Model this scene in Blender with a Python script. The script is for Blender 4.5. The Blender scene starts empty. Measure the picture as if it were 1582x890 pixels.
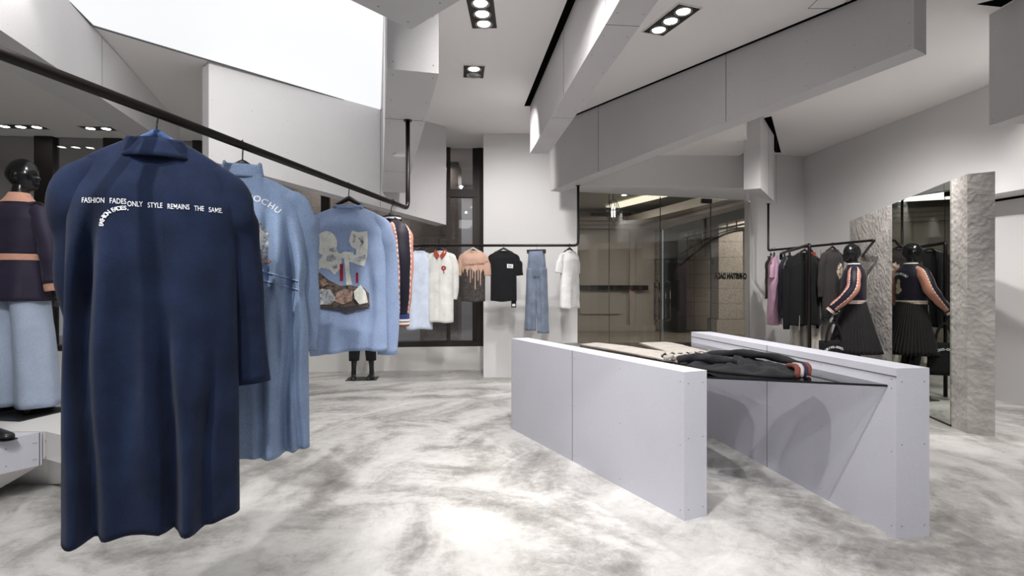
import bpy, bmesh, math, random
from mathutils import Vector, Matrix, noise
random.seed(7)
SC = bpy.context.scene
COL = SC.collection
PI = math.pi
F_PX, CX, HY, CAM_Z = 850.0, 791.0, 443.0, 1.30      # focal length in px of the 1582 frame, horizon row, eye height

# ------------------------------------------------------------------ camera, world, exposure
cam_d = bpy.data.cameras.new('camera'); cam = bpy.data.objects.new('camera', cam_d); COL.objects.link(cam)
cam.location = (0, 0, CAM_Z); cam.rotation_euler = (PI / 2, 0, 0)
cam_d.sensor_width = 36; cam_d.lens = F_PX / 1582 * 36; cam_d.shift_y = -2 / 1582
cam_d.clip_start = 0.05; cam_d.clip_end = 100
SC.camera = cam
wd = bpy.data.worlds.new('world'); SC.world = wd; wd.use_nodes = True
wd.node_tree.nodes['Background'].inputs[0].default_value = (0.75, 0.82, 0.9, 1)
wd.node_tree.nodes['Background'].inputs[1].default_value = 0.25
SC.view_settings.view_transform = 'Standard'; SC.view_settings.look = 'None'
SC.view_settings.gamma = 1; SC.view_settings.use_curve_mapping = False
SC.view_settings.exposure = 0.80

def spot(x, y, z, power, tx=None, ty=None, tz=0, angle=98, blend=0.8, size=0.03, col=(1, 0.97, 0.94)):
    l = bpy.data.lights.new('spot_beam', 'SPOT'); l.energy = power; l.spot_size = math.radians(angle); l.spot_blend = blend
    l.shadow_soft_size = size; l.color = col
    o = bpy.data.objects.new('spot_beam', l); COL.objects.link(o); o.location = (x, y, z)
    d = Vector(((tx if tx is not None else x) - x, (ty if ty is not None else y) - y, tz - z))
    o.rotation_euler = d.to_track_quat('-Z', 'Y').to_euler()
    return o
def area(x, y, z, sx, sy, power, rot=(0, 0, 0), col=(1, 1, 1)):
    l = bpy.data.lights.new('fill_softlight', 'AREA'); l.shape = 'RECTANGLE'; l.size = sx; l.size_y = sy; l.energy = power; l.color = col
    o = bpy.data.objects.new('fill_softlight', l); COL.objects.link(o); o.location = (x, y, z); o.rotation_euler = rot
    return o
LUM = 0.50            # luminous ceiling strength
area(-0.8, -1.2, 3.42, 3.4, 2.6, 34, col=(0.92, 0.95, 1.0))          # added unseen fill, standing in for shop lighting behind the viewer
area(2.3, -1.5, 3.42, 2.0, 2.0, 14, col=(0.95, 0.96, 1.0))
spot(-1.5, 3.3, 3.45, 80, -2.1, 6.3, 2.6, angle=110); spot(-2.2, 2.6, 3.45, 60, -3.9, 4.6, 2.9, angle=100)      # added spots without fittings, brightening the long hanging panel and the diagonal beam
spot(-0.9, 0.2, 3.4, 90, -1.1, 1.8, 1.2)  # added spot on the navy coat, no fitting
for a in ((-1.4, 0.6, -1.9, 2.2, 1.2), (-0.5, 1.2, -1.6, 3.4, 1.2), (0.2, 2.0, 0.9, 4.4, 0.4), (1.6, 1.0, 1.5, 3.3, 0.6), (5.0, 2.6, 5.0, 3.2, 0.0), (0.2, 3.0, -0.1, 5.2, 0.0), (4.6, 3.4, 5.2, 4.8, 0.0), (3.2, 5.3, 4.4, 6.8, 1.1), (3.4, 4.9, 3.95, 6.6, 0.9), (5.05, 4.6, 5.3, 5.8, 0.5)):
    spot(a[0], a[1], 3.40, 120, a[2], a[3], a[4])  # spots without fittings, added to light the clothes, floor and slab
area(-3.0, 11.2, 3.4, 6.0, 1.2, 75, col=(0.97, 0.97, 1.0))        # added fill standing in for the mall corridor lighting
area(-2.6, 9.5, 3.4, 3.0, 0.4, 40, col=(1.0, 0.95, 0.88))  # added to brighten the stone outside the back-left window
area(2.2, 12.6, 3.3, 2.5, 3.5, 55, col=(1.0, 0.97, 0.91))
area(7.2, 13.4, 3.3, 2.5, 2.5, 110, col=(1.0, 0.93, 0.84))  # added to brighten the wall behind the portal so its arch reads

# ------------------------------------------------------------------ helpers
def W(px, py, Y): return Vector(((px - CX) / F_PX * Y, Y, CAM_Z - (py - HY) / F_PX * Y))
MATS = {}
def mat(name, col=(0.8, 0.8, 0.8), rough=0.6, metal=0, spec=0.5, bump=0, bscale=60, vary=0, vscale=4, coat=0, emit=None, estr=0, sheen=0):
    if name in MATS: return MATS[name]
    m = bpy.data.materials.new(name); m.use_nodes = True; MATS[name] = m
    nt = m.node_tree; b = nt.nodes['Principled BSDF']
    b.inputs['Base Color'].default_value = (*col, 1); b.inputs['Roughness'].default_value = rough; b.inputs['Metallic'].default_value = metal
    b.inputs['Specular IOR Level'].default_value = spec; b.inputs['Coat Weight'].default_value = coat
    if sheen: b.inputs['Sheen Weight'].default_value = sheen; b.inputs['Sheen Roughness'].default_value = 0.5
    tc = nt.nodes.new('ShaderNodeTexCoord')
    if vary:
        n = nt.nodes.new('ShaderNodeTexNoise'); n.inputs['Scale'].default_value = vscale; n.inputs['Detail'].default_value = 6
        nt.links.new(tc.outputs['Object'], n.inputs['Vector'])
        r = nt.nodes.new('ShaderNodeMapRange'); r.inputs['From Min'].default_value = 0.3; r.inputs['From Max'].default_value = 0.7
        r.inputs['To Min'].default_value = 1 - vary; r.inputs['To Max'].default_value = 1 + vary
        nt.links.new(n.outputs['Fac'], r.inputs['Value'])
        h = nt.nodes.new('ShaderNodeMix'); h.data_type = 'RGBA'; h.blend_type = 'MULTIPLY'; h.inputs[0].default_value = 1
        h.inputs[6].default_value = (*col, 1); nt.links.new(r.outputs[0], h.inputs[7]); nt.links.new(h.outputs[2], b.inputs['Base Color'])
    if bump:
        n2 = nt.nodes.new('ShaderNodeTexNoise'); n2.inputs['Scale'].default_value = bscale; n2.inputs['Detail'].default_value = 5
        nt.links.new(tc.outputs['Object'], n2.inputs['Vector'])
        bp = nt.nodes.new('ShaderNodeBump'); bp.inputs['Strength'].default_value = bump; bp.inputs['Distance'].default_value = 0.01
        nt.links.new(n2.outputs['Fac'], bp.inputs['Height']); nt.links.new(bp.outputs[0], b.inputs['Normal'])
    if emit: b.inputs['Emission Color'].default_value = (*emit, 1); b.inputs['Emission Strength'].default_value = estr
    return m

def grainy(name, col, rough=0.7, speck=0.17, scale=260):
    """cement board: fine speckle plus soft clouding"""
    m = mat(name, col, rough); nt = m.node_tree; b = nt.nodes['Principled BSDF']; tc = nt.nodes['Texture Coordinate']
    n = nt.nodes.new('ShaderNodeTexNoise'); n.inputs['Scale'].default_value = scale; n.inputs['Detail'].default_value = 2
    n2 = nt.nodes.new('ShaderNodeTexNoise'); n2.inputs['Scale'].default_value = 2.5; n2.inputs['Detail'].default_value = 4
    for q in (n, n2): nt.links.new(tc.outputs['Object'], q.inputs['Vector'])
    a = nt.nodes.new('ShaderNodeMath'); a.operation = 'MULTIPLY_ADD'; a.inputs[1].default_value = speck * 2; a.inputs[2].default_value = 1 - speck
    nt.links.new(n.outputs['Fac'], a.inputs[0])
    c = nt.nodes.new('ShaderNodeMath'); c.operation = 'MULTIPLY_ADD'; c.inputs[1].default_value = 0.10; c.inputs[2].default_value = 0.95
    nt.links.new(n2.outputs['Fac'], c.inputs[0])
    d = nt.nodes.new('ShaderNodeMath'); d.operation = 'MULTIPLY'; nt.links.new(a.outputs[0], d.inputs[0]); nt.links.new(c.outputs[0], d.inputs[1])
    h = nt.nodes.new('ShaderNodeMix'); h.data_type = 'RGBA'; h.blend_type = 'MULTIPLY'; h.inputs[0].default_value = 1
    h.inputs[6].default_value = (*col, 1); nt.links.new(d.outputs[0], h.inputs[7]); nt.links.new(h.outputs[2], b.inputs['Base Color'])
    return m

M_BOARD = grainy('cement_board', (0.54, 0.53, 0.54))
M_PLINTH = grainy('cement_board_plinth', (0.58, 0.585, 0.65))
M_CEIL = mat('ceiling_paint', (0.82, 0.80, 0.79), 0.8, bump=0.05, bscale=90)
M_WALL = mat('wall_paint', (0.70, 0.695, 0.70), 0.8, bump=0.05, bscale=80)
M_SEAM = mat('seam_dark', (0.10, 0.10, 0.11), 0.8)
M_BLACKSLOT = mat('shadow_slot', (0.004, 0.004, 0.004), 0.9, spec=0)  # flat black, paints the shade inside slots and gaps
M_LUM = mat('panel_glow', (0.25, 0.25, 0.25), 0.6, emit=(0.97, 0.985, 1.0), estr=LUM)
M_PIPE = mat('blackened_steel', (0.018, 0.014, 0.013), 0.34, metal=0.6, bump=0.05, bscale=200)
M_FRAME = mat('bronze_frame', (0.022, 0.017, 0.015), 0.45, metal=0.3)
M_CHROME = mat('chrome', (0.8, 0.8, 0.8), 0.15, metal=1)
M_SILL = mat('sill_paint', (0.72, 0.71, 0.69), 0.6)
M_BLACKGLOSS = mat('mannequin_gloss', (0.004, 0.004, 0.005), 0.18)
M_BLACKPLASTIC = mat('black_plastic', (0.01, 0.01, 0.011), 0.4)

def glass(name, tint, f0=0.06, rough=0.0):
    m = bpy.data.materials.new(name); m.use_nodes = True; nt = m.node_tree; nt.nodes.clear()
    o = nt.nodes.new('ShaderNodeOutputMaterial'); t = nt.nodes.new('ShaderNodeBsdfTransparent'); g = nt.nodes.new('ShaderNodeBsdfGlossy')
    t.inputs[0].default_value = (*tint, 1); g.inputs['Roughness'].default_value = rough
    lw = nt.nodes.new('ShaderNodeFresnel'); lw.inputs['IOR'].default_value = 1.5
    a = nt.nodes.new('ShaderNodeMath'); a.operation = 'MULTIPLY_ADD'; a.inputs[1].default_value = 1.0; a.inputs[2].default_value = f0
    nt.links.new(lw.outputs[0], a.inputs[0]); x = nt.nodes.new('ShaderNodeMixShader')
    nt.links.new(a.outputs[0], x.inputs[0]); nt.links.new(t.outputs[0], x.inputs[1]); nt.links.new(g.outputs[0], x.inputs[2]); nt.links.new(x.outputs[0], o.inputs[0])
    MATS[name] = m; return m
M_GLASS = glass('shopfront_glass', (0.80, 0.79, 0.76), 0.0)
M_GLASSWIN = glass('window_glass', (0.80, 0.79, 0.78), 0.03)
M_SMOKE = glass('smoked_glass', (0.93, 0.93, 0.94), 0.10)
M_MIRROR = mat('mirror_silver', (0.60, 0.63, 0.59), 0.0, metal=1)

def stucco(name, col):
    m = mat(name, col, 0.85); nt = m.node_tree; b = nt.nodes['Principled BSDF']; tc = nt.nodes['Texture Coordinate']
    n = nt.nodes.new('ShaderNodeTexNoise'); n.inputs['Scale'].default_value = 9; n.inputs['Detail'].default_value = 8; n.inputs['Distortion'].default_value = 0.6
    v = nt.nodes.new('ShaderNodeTexVoronoi'); v.inputs['Scale'].default_value = 22
    for q in (n, v): nt.links.new(tc.outputs['Object'], q.inputs['Vector'])
    a = nt.nodes.new('ShaderNodeMath'); a.operation = 'ADD'; nt.links.new(n.outputs['Fac'], a.inputs[0])
    s = nt.nodes.new('ShaderNodeMath'); s.operation = 'MULTIPLY'; s.inputs[1].default_value = 0.35; nt.links.new(v.outputs['Distance'], s.inputs[0]); nt.links.new(s.outputs[0], a.inputs[1])
    bp = nt.nodes.new('ShaderNodeBump'); bp.inputs['Strength'].default_value = 0.38; bp.inputs['Distance'].default_value = 0.05
    nt.links.new(a.outputs[0], bp.inputs['Height']); nt.links.new(bp.outputs[0], b.inputs['Normal'])
    r = nt.nodes.new('ShaderNodeValToRGB'); r.color_ramp.elements[0].position = 0.35; r.color_ramp.elements[0].color = (*[c * 0.78 for c in col], 1)
    r.color_ramp.elements[1].position = 0.65; r.color_ramp.elements[1].color = (*[min(1, c * 1.12) for c in col], 1)
    n3 = nt.nodes.new('ShaderNodeTexNoise'); n3.inputs['Scale'].default_value = 4; n3.inputs['Detail'].default_value = 6; nt.links.new(tc.outputs['Object'], n3.inputs['Vector'])
    nt.links.new(n3.outputs['Fac'], r.inputs[0]); nt.links.new(r.outputs[0], b.inputs['Base Color'])
    return m
M_STUCCO = stucco('rough_stucco', (0.45, 0.425, 0.405))

def floor_mat():
    m = mat('polished_concrete', (0.5, 0.5, 0.5), 0.3, spec=0.4); nt = m.node_tree; b = nt.nodes['Principled BSDF']; N = nt.nodes.new; L = nt.links.new
    tc = nt.nodes['Texture Coordinate']
    def noisev(vec, scale, det=8, dist=0.0, rough=0.6):
        n = N('ShaderNodeTexNoise'); n.inputs['Scale'].default_value = scale; n.inputs['Detail'].default_value = det; n.inputs['Distortion'].default_value = dist; n.inputs['Roughness'].default_value = rough
        L(vec, n.inputs['Vector']); return n.outputs['Fac']
    def math_(op, a, bb, c=None):
        q = N('ShaderNodeMath'); q.operation = op
        for i, v in enumerate((a, bb, c)):
            if v is None: continue
            if isinstance(v, (int, float)): q.inputs[i].default_value = v
            else: L(v, q.inputs[i])
        return q.outputs[0]
    obj = tc.outputs['Object']
    def swirl(cx, cy, fr, ft, sc):
        """trowel arcs: noise stretched along circles round one point"""
        mp = N('ShaderNodeMapping'); mp.inputs['Location'].default_value = (-cx, -cy, 0); L(obj, mp.inputs['Vector'])
        wn = N('ShaderNodeTexNoise'); wn.inputs['Scale'].default_value = 0.9; wn.inputs['Detail'].default_value = 3; L(obj, wn.inputs['Vector'])
        s = N('ShaderNodeSeparateXYZ'); L(mp.outputs[0], s.inputs[0])
        r = math_('SQRT', math_('ADD', math_('MULTIPLY', s.outputs[0], s.outputs[0]), math_('MULTIPLY', s.outputs[1], s.outputs[1])), 0)
        r = math_('MULTIPLY_ADD', wn.outputs['Fac'], 0.7, r)
        t = math_('ARCTAN2', s.outputs[1], s.outputs[0])
        c = N('ShaderNodeCombineXYZ'); L(math_('MULTIPLY', r, fr), c.inputs[0]); L(math_('MULTIPLY', math_('COSINE', t, 0), ft), c.inputs[1]); L(math_('MULTIPLY', math_('SINE', t, 0), ft), c.inputs[2])
        return noisev(c.outputs[0], sc, 7, 0.2, 0.6)
    s1 = swirl(-1.1, 4.6, 3.4, 0.9, 1.0); s2 = swirl(-0.7, 1.9, 3.2, 0.9, 1.0); s3 = swirl(2.6, 3.4, 3.0, 1.2, 0.9)
    mk = noisev(obj, 0.45, 2, 0.3); mk2 = noisev(obj, 0.7, 2, 0.6)
    mr = N('ShaderNodeMapRange'); mr.inputs['From Min'].default_value = 0.45; mr.inputs['From Max'].default_value = 0.55; L(mk, mr.inputs['Value'])
    mr2 = N('ShaderNodeMapRange'); mr2.inputs['From Min'].default_value = 0.45; mr2.inputs['From Max'].default_value = 0.55; L(mk2, mr2.inputs['Value'])
    def mix(a, bb, f):
        q = N('ShaderNodeMix'); q.data_type = 'FLOAT'; L(f, q.inputs[0]); L(a, q.inputs[2]); L(bb, q.inputs[3]); return q.outputs[0]
    sw = mix(mix(s1, s2, mr.outputs[0]), s3, mr2.outputs[0])
    bl = noisev(obj, 1.3, 9, 0.5, 0.58)
    fine = noisev(obj, 12.0, 9, 0.4, 0.8)
    tot = math_('ADD', math_('ADD', math_('MULTIPLY', sw, 0.48), math_('MULTIPLY', bl, 0.28)), math_('MULTIPLY', fine, 0.24))
    cr = N('ShaderNodeValToRGB'); e = cr.color_ramp.elements
    e[0].position = 0.38; e[0].color = (0.17, 0.16, 0.152, 1); e[1].position = 0.59; e[1].color = (0.66, 0.65, 0.635, 1)
    x = e.new(0.45); x.color = (0.33, 0.318, 0.305, 1); x = e.new(0.51); x.color = (0.53, 0.52, 0.505, 1)
    L(tot, cr.inputs[0]); L(cr.outputs[0], b.inputs['Base Color'])
    L(math_('MULTIPLY_ADD', bl, 0.25, 0.22), b.inputs['Roughness'])
    bp = N('ShaderNodeBump'); bp.inputs['Strength'].default_value = 0.08; bp.inputs['Distance'].default_value = 0.01; L(fine, bp.inputs['Height']); L(bp.outputs[0], b.inputs['Normal'])
    return m
M_FLOOR = floor_mat()

def tiles(name, col, w, h, joint=(0.02, 0.02, 0.02), rough=0.5, off=0.0, vary=0.25, vert=True):
    m = mat(name, col, rough); nt = m.node_tree; b = nt.nodes['Principled BSDF']; tc = nt.nodes['Texture Coordinate']
    mp = nt.nodes.new('ShaderNodeMapping')
    if vert: mp.inputs['Rotation'].default_value = (PI / 2, 0, 0)
    nt.links.new(tc.outputs['Object'], mp.inputs['Vector'])
    br = nt.nodes.new('ShaderNodeTexBrick'); br.offset = off; br.inputs['Scale'].default_value = 1; br.inputs['Brick Width'].default_value = w; br.inputs['Row Height'].default_value = h
    br.inputs['Mortar Size'].default_value = 0.006; br.inputs['Color1'].default_value = (*col, 1); br.inputs['Color2'].default_value = (*[c * (1 - vary) for c in col], 1); br.inputs['Mortar'].default_value = (*joint, 1)
    nt.links.new(mp.outputs[0], br.inputs['Vector'])
    n = nt.nodes.new('ShaderNodeTexNoise'); n.inputs['Scale'].default_value = 45; n.inputs['Detail'].default_value = 6; nt.links.new(tc.outputs['Object'], n.inputs['Vector'])
    r = nt.nodes.new('ShaderNodeMapRange'); r.inputs['From Min'].default_value = 0.35; r.inputs['From Max'].default_value = 0.65; r.inputs['To Min'].default_value = 0.6; r.inputs['To Max'].default_value = 1.35; nt.links.new(n.outputs['Fac'], r.inputs['Value'])
    h_ = nt.nodes.new('ShaderNodeMix'); h_.data_type = 'RGBA'; h_.blend_type = 'MULTIPLY'; h_.inputs[0].default_value = 1
    nt.links.new(br.outputs['Color'], h_.inputs[6]); nt.links.new(r.outputs[0], h_.inputs[7]); nt.links.new(h_.outputs[2], b.inputs['Base Color'])
    return m

def link(name, bm, m, parent=None, smooth=False, mods=None):
    me = bpy.data.meshes.new(name); bmesh.ops.recalc_face_normals(bm, faces=bm.faces[:]); bm.to_mesh(me); bm.free()
    for q in (m if isinstance(m, (list, tuple)) else [m]): me.materials.append(q)
    if smooth:
        for p in me.polygons: p.use_smooth = True
    o = bpy.data.objects.new(name, me); COL.objects.link(o)
    if parent is not None: o.parent = parent
    return o
def tag(o, label, cat, group=None):
    o['label'] = label; o['category'] = cat
    if group: o['group'] = group
    return o
def thing(name, label, cat, loc=(0, 0, 0), rz=0, group=None):
    o = bpy.data.objects.new(name, None); COL.objects.link(o); o.location = loc; o.rotation_euler = (0, 0, rz); o.empty_display_size = 0.1
    return tag(o, label, cat, group)
def struct(name, bm, m, parent=None, smooth=False):
    o = link(name, bm, m, parent, smooth)
    if parent is None: o['kind'] = 'structure'
    return o
def prism(bm, pts, zb, zt, mi=0):
    n = len(pts); zb = zb if isinstance(zb, (list, tuple)) else [zb] * n; zt = zt if isinstance(zt, (list, tuple)) else [zt] * n
    b = [bm.verts.new((p[0], p[1], z)) for p, z in zip(pts, zb)]; t = [bm.verts.new((p[0], p[1], z)) for p, z in zip(pts, zt)]
    fs = [bm.faces.new(b[::-1]), bm.faces.new(t)] + [bm.faces.new((b[i], b[(i + 1) % n], t[(i + 1) % n], t[i])) for i in range(n)]
    for f in fs: f.material_index = mi
    return fs
def box(bm, x0, x1, y0, y1, z0, z1, mi=0): return prism(bm, [(x0, y0), (x1, y0), (x1, y1), (x0, y1)], z0, z1, mi)
def obox(bm, c, ux, uy, hx, hy, hz, mi=0):
    """oriented box: centre c, unit axes ux, uy, half sizes"""
    c = Vector(c); ux = Vector(ux).normalized(); uy = Vector(uy).normalized(); uz = ux.cross(uy).normalized()
    v = [bm.verts.new(c + ux * (sx * hx) + uy * (sy * hy) + uz * (sz * hz)) for sz in (-1, 1) for sx, sy in ((-1, -1), (1, -1), (1, 1), (-1, 1))]
    for q in ((3, 2, 1, 0), (4, 5, 6, 7), (0, 1, 5, 4), (1, 2, 6, 5), (2, 3, 7, 6), (3, 0, 4, 7)):
        bm.faces.new([v[i] for i in q]).material_index = mi
def loft(bm, rings, cap0=False, cap1=False, mi=0, mfun=None):
    vs = [[bm.verts.new(p) for p in r] for r in rings]; n = len(vs[0])
    for i in range(len(vs) - 1):
        for j in range(n):
            f = bm.faces.new((vs[i][j], vs[i][(j + 1) % n], vs[i + 1][(j + 1) % n], vs[i + 1][j])); f.material_index = mfun(i, j) if mfun else mi
    if cap0: bm.faces.new(vs[0][::-1]).material_index = mi
    if cap1: bm.faces.new(vs[-1]).material_index = mfun(len(vs) - 2, 0) if mfun else mi
    return vs
def smoothpath(pts, n=4):
    P = [Vector(p) for p in pts]; out = []
    for i in range(len(P) - 1):
        p0 = P[max(i - 1, 0)]; p1 = P[i]; p2 = P[i + 1]; p3 = P[min(i + 2, len(P) - 1)]
        for k in range(n):
            t = k / n; out.append(0.5 * ((2 * p1) + (p2 - p0) * t + (2 * p0 - 5 * p1 + 4 * p2 - p3) * t * t + (3 * p1 - p0 - 3 * p2 + p3) * t ** 3))
    out.append(P[-1]); return out
def tube(bm, pts, rad, n=12, cap=True, flat=1.0, ref=None, mi=0, mfun=None, rip=None, pts_smooth=0):
    """tube along a path; rad a number or a list; flat squeezes the section along ref"""
    if pts_smooth:
        k = len(pts)
        rr = rad if isinstance(rad, (list, tuple)) else [rad] * k
        P = smoothpath(pts, pts_smooth); m = len(P)
        rad = [rr[min(int(i / pts_smooth), k - 1)] * (1 - (i / pts_smooth) % 1) + rr[min(int(i / pts_smooth) + 1, k - 1)] * ((i / pts_smooth) % 1) for i in range(m)]
    else:
        P = [Vector(p) for p in pts]
    R = rad if isinstance(rad, (list, tuple)) else [rad] * len(P)
    rings = []; up = None
    for i, p in enumerate(P):
        d = (P[min(i + 1, len(P) - 1)] - P[max(i - 1, 0)]).normalized()
        if up is None:
            up = Vector(ref) if ref is not None else (Vector((0, 0, 1)) if abs(d.z) < 0.9 else Vector((0, 1, 0)))
        a = (up - d * up.dot(d)).normalized(); up = a; b = d.cross(a)
        ring = []
        for j in range(n):
            t = 2 * PI * j / n; r = R[i]
            if rip: r = r * (1 + rip(i / max(1, len(P) - 1), t))
            ring.append(p + a * (math.cos(t) * r * flat) + b * (math.sin(t) * r))
        rings.append(ring)
    return loft(bm, rings, cap, cap, mi, mfun)
def ball(bm, c, rx, ry, rz, n=16, m=10, rot=None):
    c = Vector(c); rings = []
    for i in range(1, m):
        t = PI * i / m; ring = []
        for j in range(n):
            a = 2 * PI * j / n; v = Vector((rx * math.sin(t) * math.cos(a), ry * math.sin(t) * math.sin(a), rz * math.cos(t)))
            if rot: v = rot @ v
            ring.append(c + v)
        rings.append(ring)
    vs = loft(bm, rings)
    for k, s in ((0, 1), (-1, -1)):
        v = Vector((0, 0, s * rz)); v = rot @ v if rot else v
        tip = bm.verts.new(c + v); r = vs[k]
        for j in range(n): bm.faces.new((r[j], r[(j + 1) % n], tip) if s < 0 else (r[(j + 1) % n], r[j], tip))
def face_marks(bm, p0, p1, zb0, zb1, zt, seams=(), rows=(0.08, 0.5, 0.92), step=0.45, mi=1, out=None, sw=0.0022):
    """thin joint lines and countersunk screw heads on an upright face from plan point p0 to p1"""
    p0 = Vector((*p0, 0)); p1 = Vector((*p1, 0)); L = (p1 - p0).length; u = (p1 - p0) / L; nrm = Vector((u.y, -u.x, 0))
    if out and nrm.dot(Vector((*out, 0))) < 0: nrm = -nrm
    def pt(s, f):
        zb = zb0 + (zb1 - zb0) * s / L; return p0 + u * s + Vector((0, 0, zb + (zt - zb) * f)) + nrm * 0.0006
    for s in seams:
        a, b = pt(s, 0.0), pt(s, 1.0); obox(bm, (a + b) / 2, u, nrm, sw, 0.0008, (b - a).length / 2, mi)
    edges = [0.0] + list(seams) + [L]
    for k in range(len(edges) - 1):
        a, b = edges[k] + 0.03, edges[k + 1] - 0.03; n = max(1, round((b - a) / step))
        for i in range(n + 1):
            for f in rows:
                c = pt(a + (b - a) * i / n, f); r = 0.0035
                vs = [bm.verts.new(c + u * (r * math.cos(t * PI / 3)) + Vector((0, 0, r * math.sin(t * PI / 3))) + nrm * 0.0006) for t in range(6)]
                bm.faces.new(vs).material_index = mi

# ------------------------------------------------------------------ room shell
CZ = 3.5
bm = bmesh.new(); box(bm, -9, 7, -5, 8.9, -0.1, 0); struct('floor', bm, M_FLOOR)
bm = bmesh.new(); box(bm, -9, 7, -5, 10.4, CZ, CZ + 0.15); struct('ceiling', bm, M_CEIL)
bm = bmesh.new(); box(bm, -9, 7, -5.15, -5, 0, CZ); struct('wall_rear', bm, M_WALL)
bm = bmesh.new(); box(bm, -9.15, -9, -5.15, 10, 0, CZ); struct('wall_left', bm, M_WALL)

# bright white ceiling panel, its brightness set by emission
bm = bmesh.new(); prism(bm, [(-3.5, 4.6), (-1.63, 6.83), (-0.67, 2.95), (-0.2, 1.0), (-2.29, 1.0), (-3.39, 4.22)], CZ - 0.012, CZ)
lum = thing('luminous_ceiling_panel', 'large bright white glowing ceiling panel above the clothes rail', 'ceiling light', (0, 0, 0)); link('panel_face', bm, M_LUM, lum)
bm = bmesh.new()
for a, b in (((-3.5, 4.6), (-1.63, 6.83)), ((-3.39, 4.22), (-3.5, 4.6))):
    a = Vector((*a, CZ - 0.008)); b = Vector((*b, CZ - 0.008)); d = b - a; n = Vector((-d.y, d.x, 0)).normalized()
    obox(bm, (a + b) / 2 + n * 0.012, d, n, d.length / 2, 0.012, 0.012)
link('edge_trim', bm, M_SEAM, lum)

# central white column wall
bm = bmesh.new(); box(bm, -0.41, 0.94, 7.9, 9.0, 0, CZ); struct('wall_column', bm, M_WALL)
# back-left window wall, from W0 to W1
W0 = Vector((-9.0, 7.85, 0)); W1 = Vector((-0.41, 8.8, 0)); wu = (W1 - W0).normalized(); wn = Vector((wu.y, -wu.x, 0))   # wn faces the shop
WL = (W1 - W0).length
def wx(px):     # distance along the window wall for a column of the frame
    r = (px - CX) / F_PX; return (r * W0.y - W0.x) / (wu.x - r * wu.y)
def wallbox(bm, s0, s1, z0, z1, t0=-0.1, t1=0.1, mi=0):
    c = W0 + wu * ((s0 + s1) / 2) + wn * ((t0 + t1) / 2); c.z = (z0 + z1) / 2
    obox(bm, c, wu, wn, (s1 - s0) / 2, (t1 - t0) / 2, (z1 - z0) / 2, mi)
bm = bmesh.new(); wallbox(bm, 0, WL, 0, 0.36, -0.14, 0.14); struct('wall_back_sill', bm, M_SILL)
mull = [wx(-190), wx(57), wx(163), wx(300), wx(398), wx(497), wx(612), wx(690)]
win = bpy.data.objects.new('window_1', None); COL.objects.link(win); win['kind'] = 'structure'
for s, w in ((mull[0], 0.25), (mull[1], 0.25), (mull[2], 0.25), (mull[3], 0.12), (mull[4], 0.12), (mull[5], 0.12), (mull[7], 0.06)):
    bm = bmesh.new(); wallbox(bm, s, s + w, 0.36, CZ, -0.08, 0.06); link('mullion', bm, M_FRAME, win)
bm = bmesh.new(); wallbox(bm, wx(737), WL, 0.36, CZ, -0.08, 0.08); wallbox(bm, wx(730), wx(738), 0.36, CZ, -0.06, 0.05); link('mullion', bm, M_FRAME, win)
bm = bmesh.new(); wallbox(bm, 0, WL, 0.36, 0.44, -0.1, 0.1); link('bottom_rail', bm, M_FRAME, win)
bm = bmesh.new(); wallbox(bm, wx(675), WL, 2.72, 2.84, -0.07, 0.07); link('transom', bm, M_FRAME, win)
bm = bmesh.new(); wallbox(bm, 0.1, WL - 0.02, 0.44, CZ, -0.008, 0.008); link('pane', bm, M_GLASSWIN, win)

# right side: bulkhead over the shopfront, return wall, right wall
BW0 = Vector((0.9, 8.12, 0)); BW1 = Vector((4.95, 9.32, 0)); bu = (BW1 - BW0).normalized(); bn = Vector((bu.y, -bu.x, 0))
def bx_(px):
    r = (px - CX) / F_PX; return (r * BW0.y - BW0.x) / (bu.x - r * bu.y)
def backbox(bm, s0, s1, z0, z1, t0, t1, mi=0):
    c = BW0 + bu * ((s0 + s1) / 2) + bn * ((t0 + t1) / 2); c.z = (z0 + z1) / 2
    obox(bm, c, bu, bn, (s1 - s0) / 2, (t1 - t0) / 2, (z1 - z0) / 2, mi)
G0, G1 = 0.05, bx_(1158)
bm = bmesh.new(); backbox(bm, G1, (BW1 - BW0).length + 0.3, 0, CZ, -0.12, 0.0); struct('wall_back_right', bm, M_WALL)
bm = bmesh.new(); backbox(bm, G1, G1 + 0.045, 0, 2.72, 0.0, 0.03); struct('trim_1', bm, M_WALL)
bm = bmesh.new()   # dropped soffit over the doors: front face, underside, lowered ceiling in front
prism(bm, [(0.94, 7.83), (3.30, 7.85), (3.80, 8.95), (0.94, 8.2)], 2.71, CZ); struct('wall_bulkhead', bm, M_WALL)
bm = bmesh.new(); prism(bm, [(0.6, 7.55), (2.12, 5.15), (3.01, 7.04), (3.2, 7.45), (3.25, 7.849), (0.94, 7.829)], 3.17, CZ); struct('ceiling_drop', bm, M_CEIL)
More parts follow.
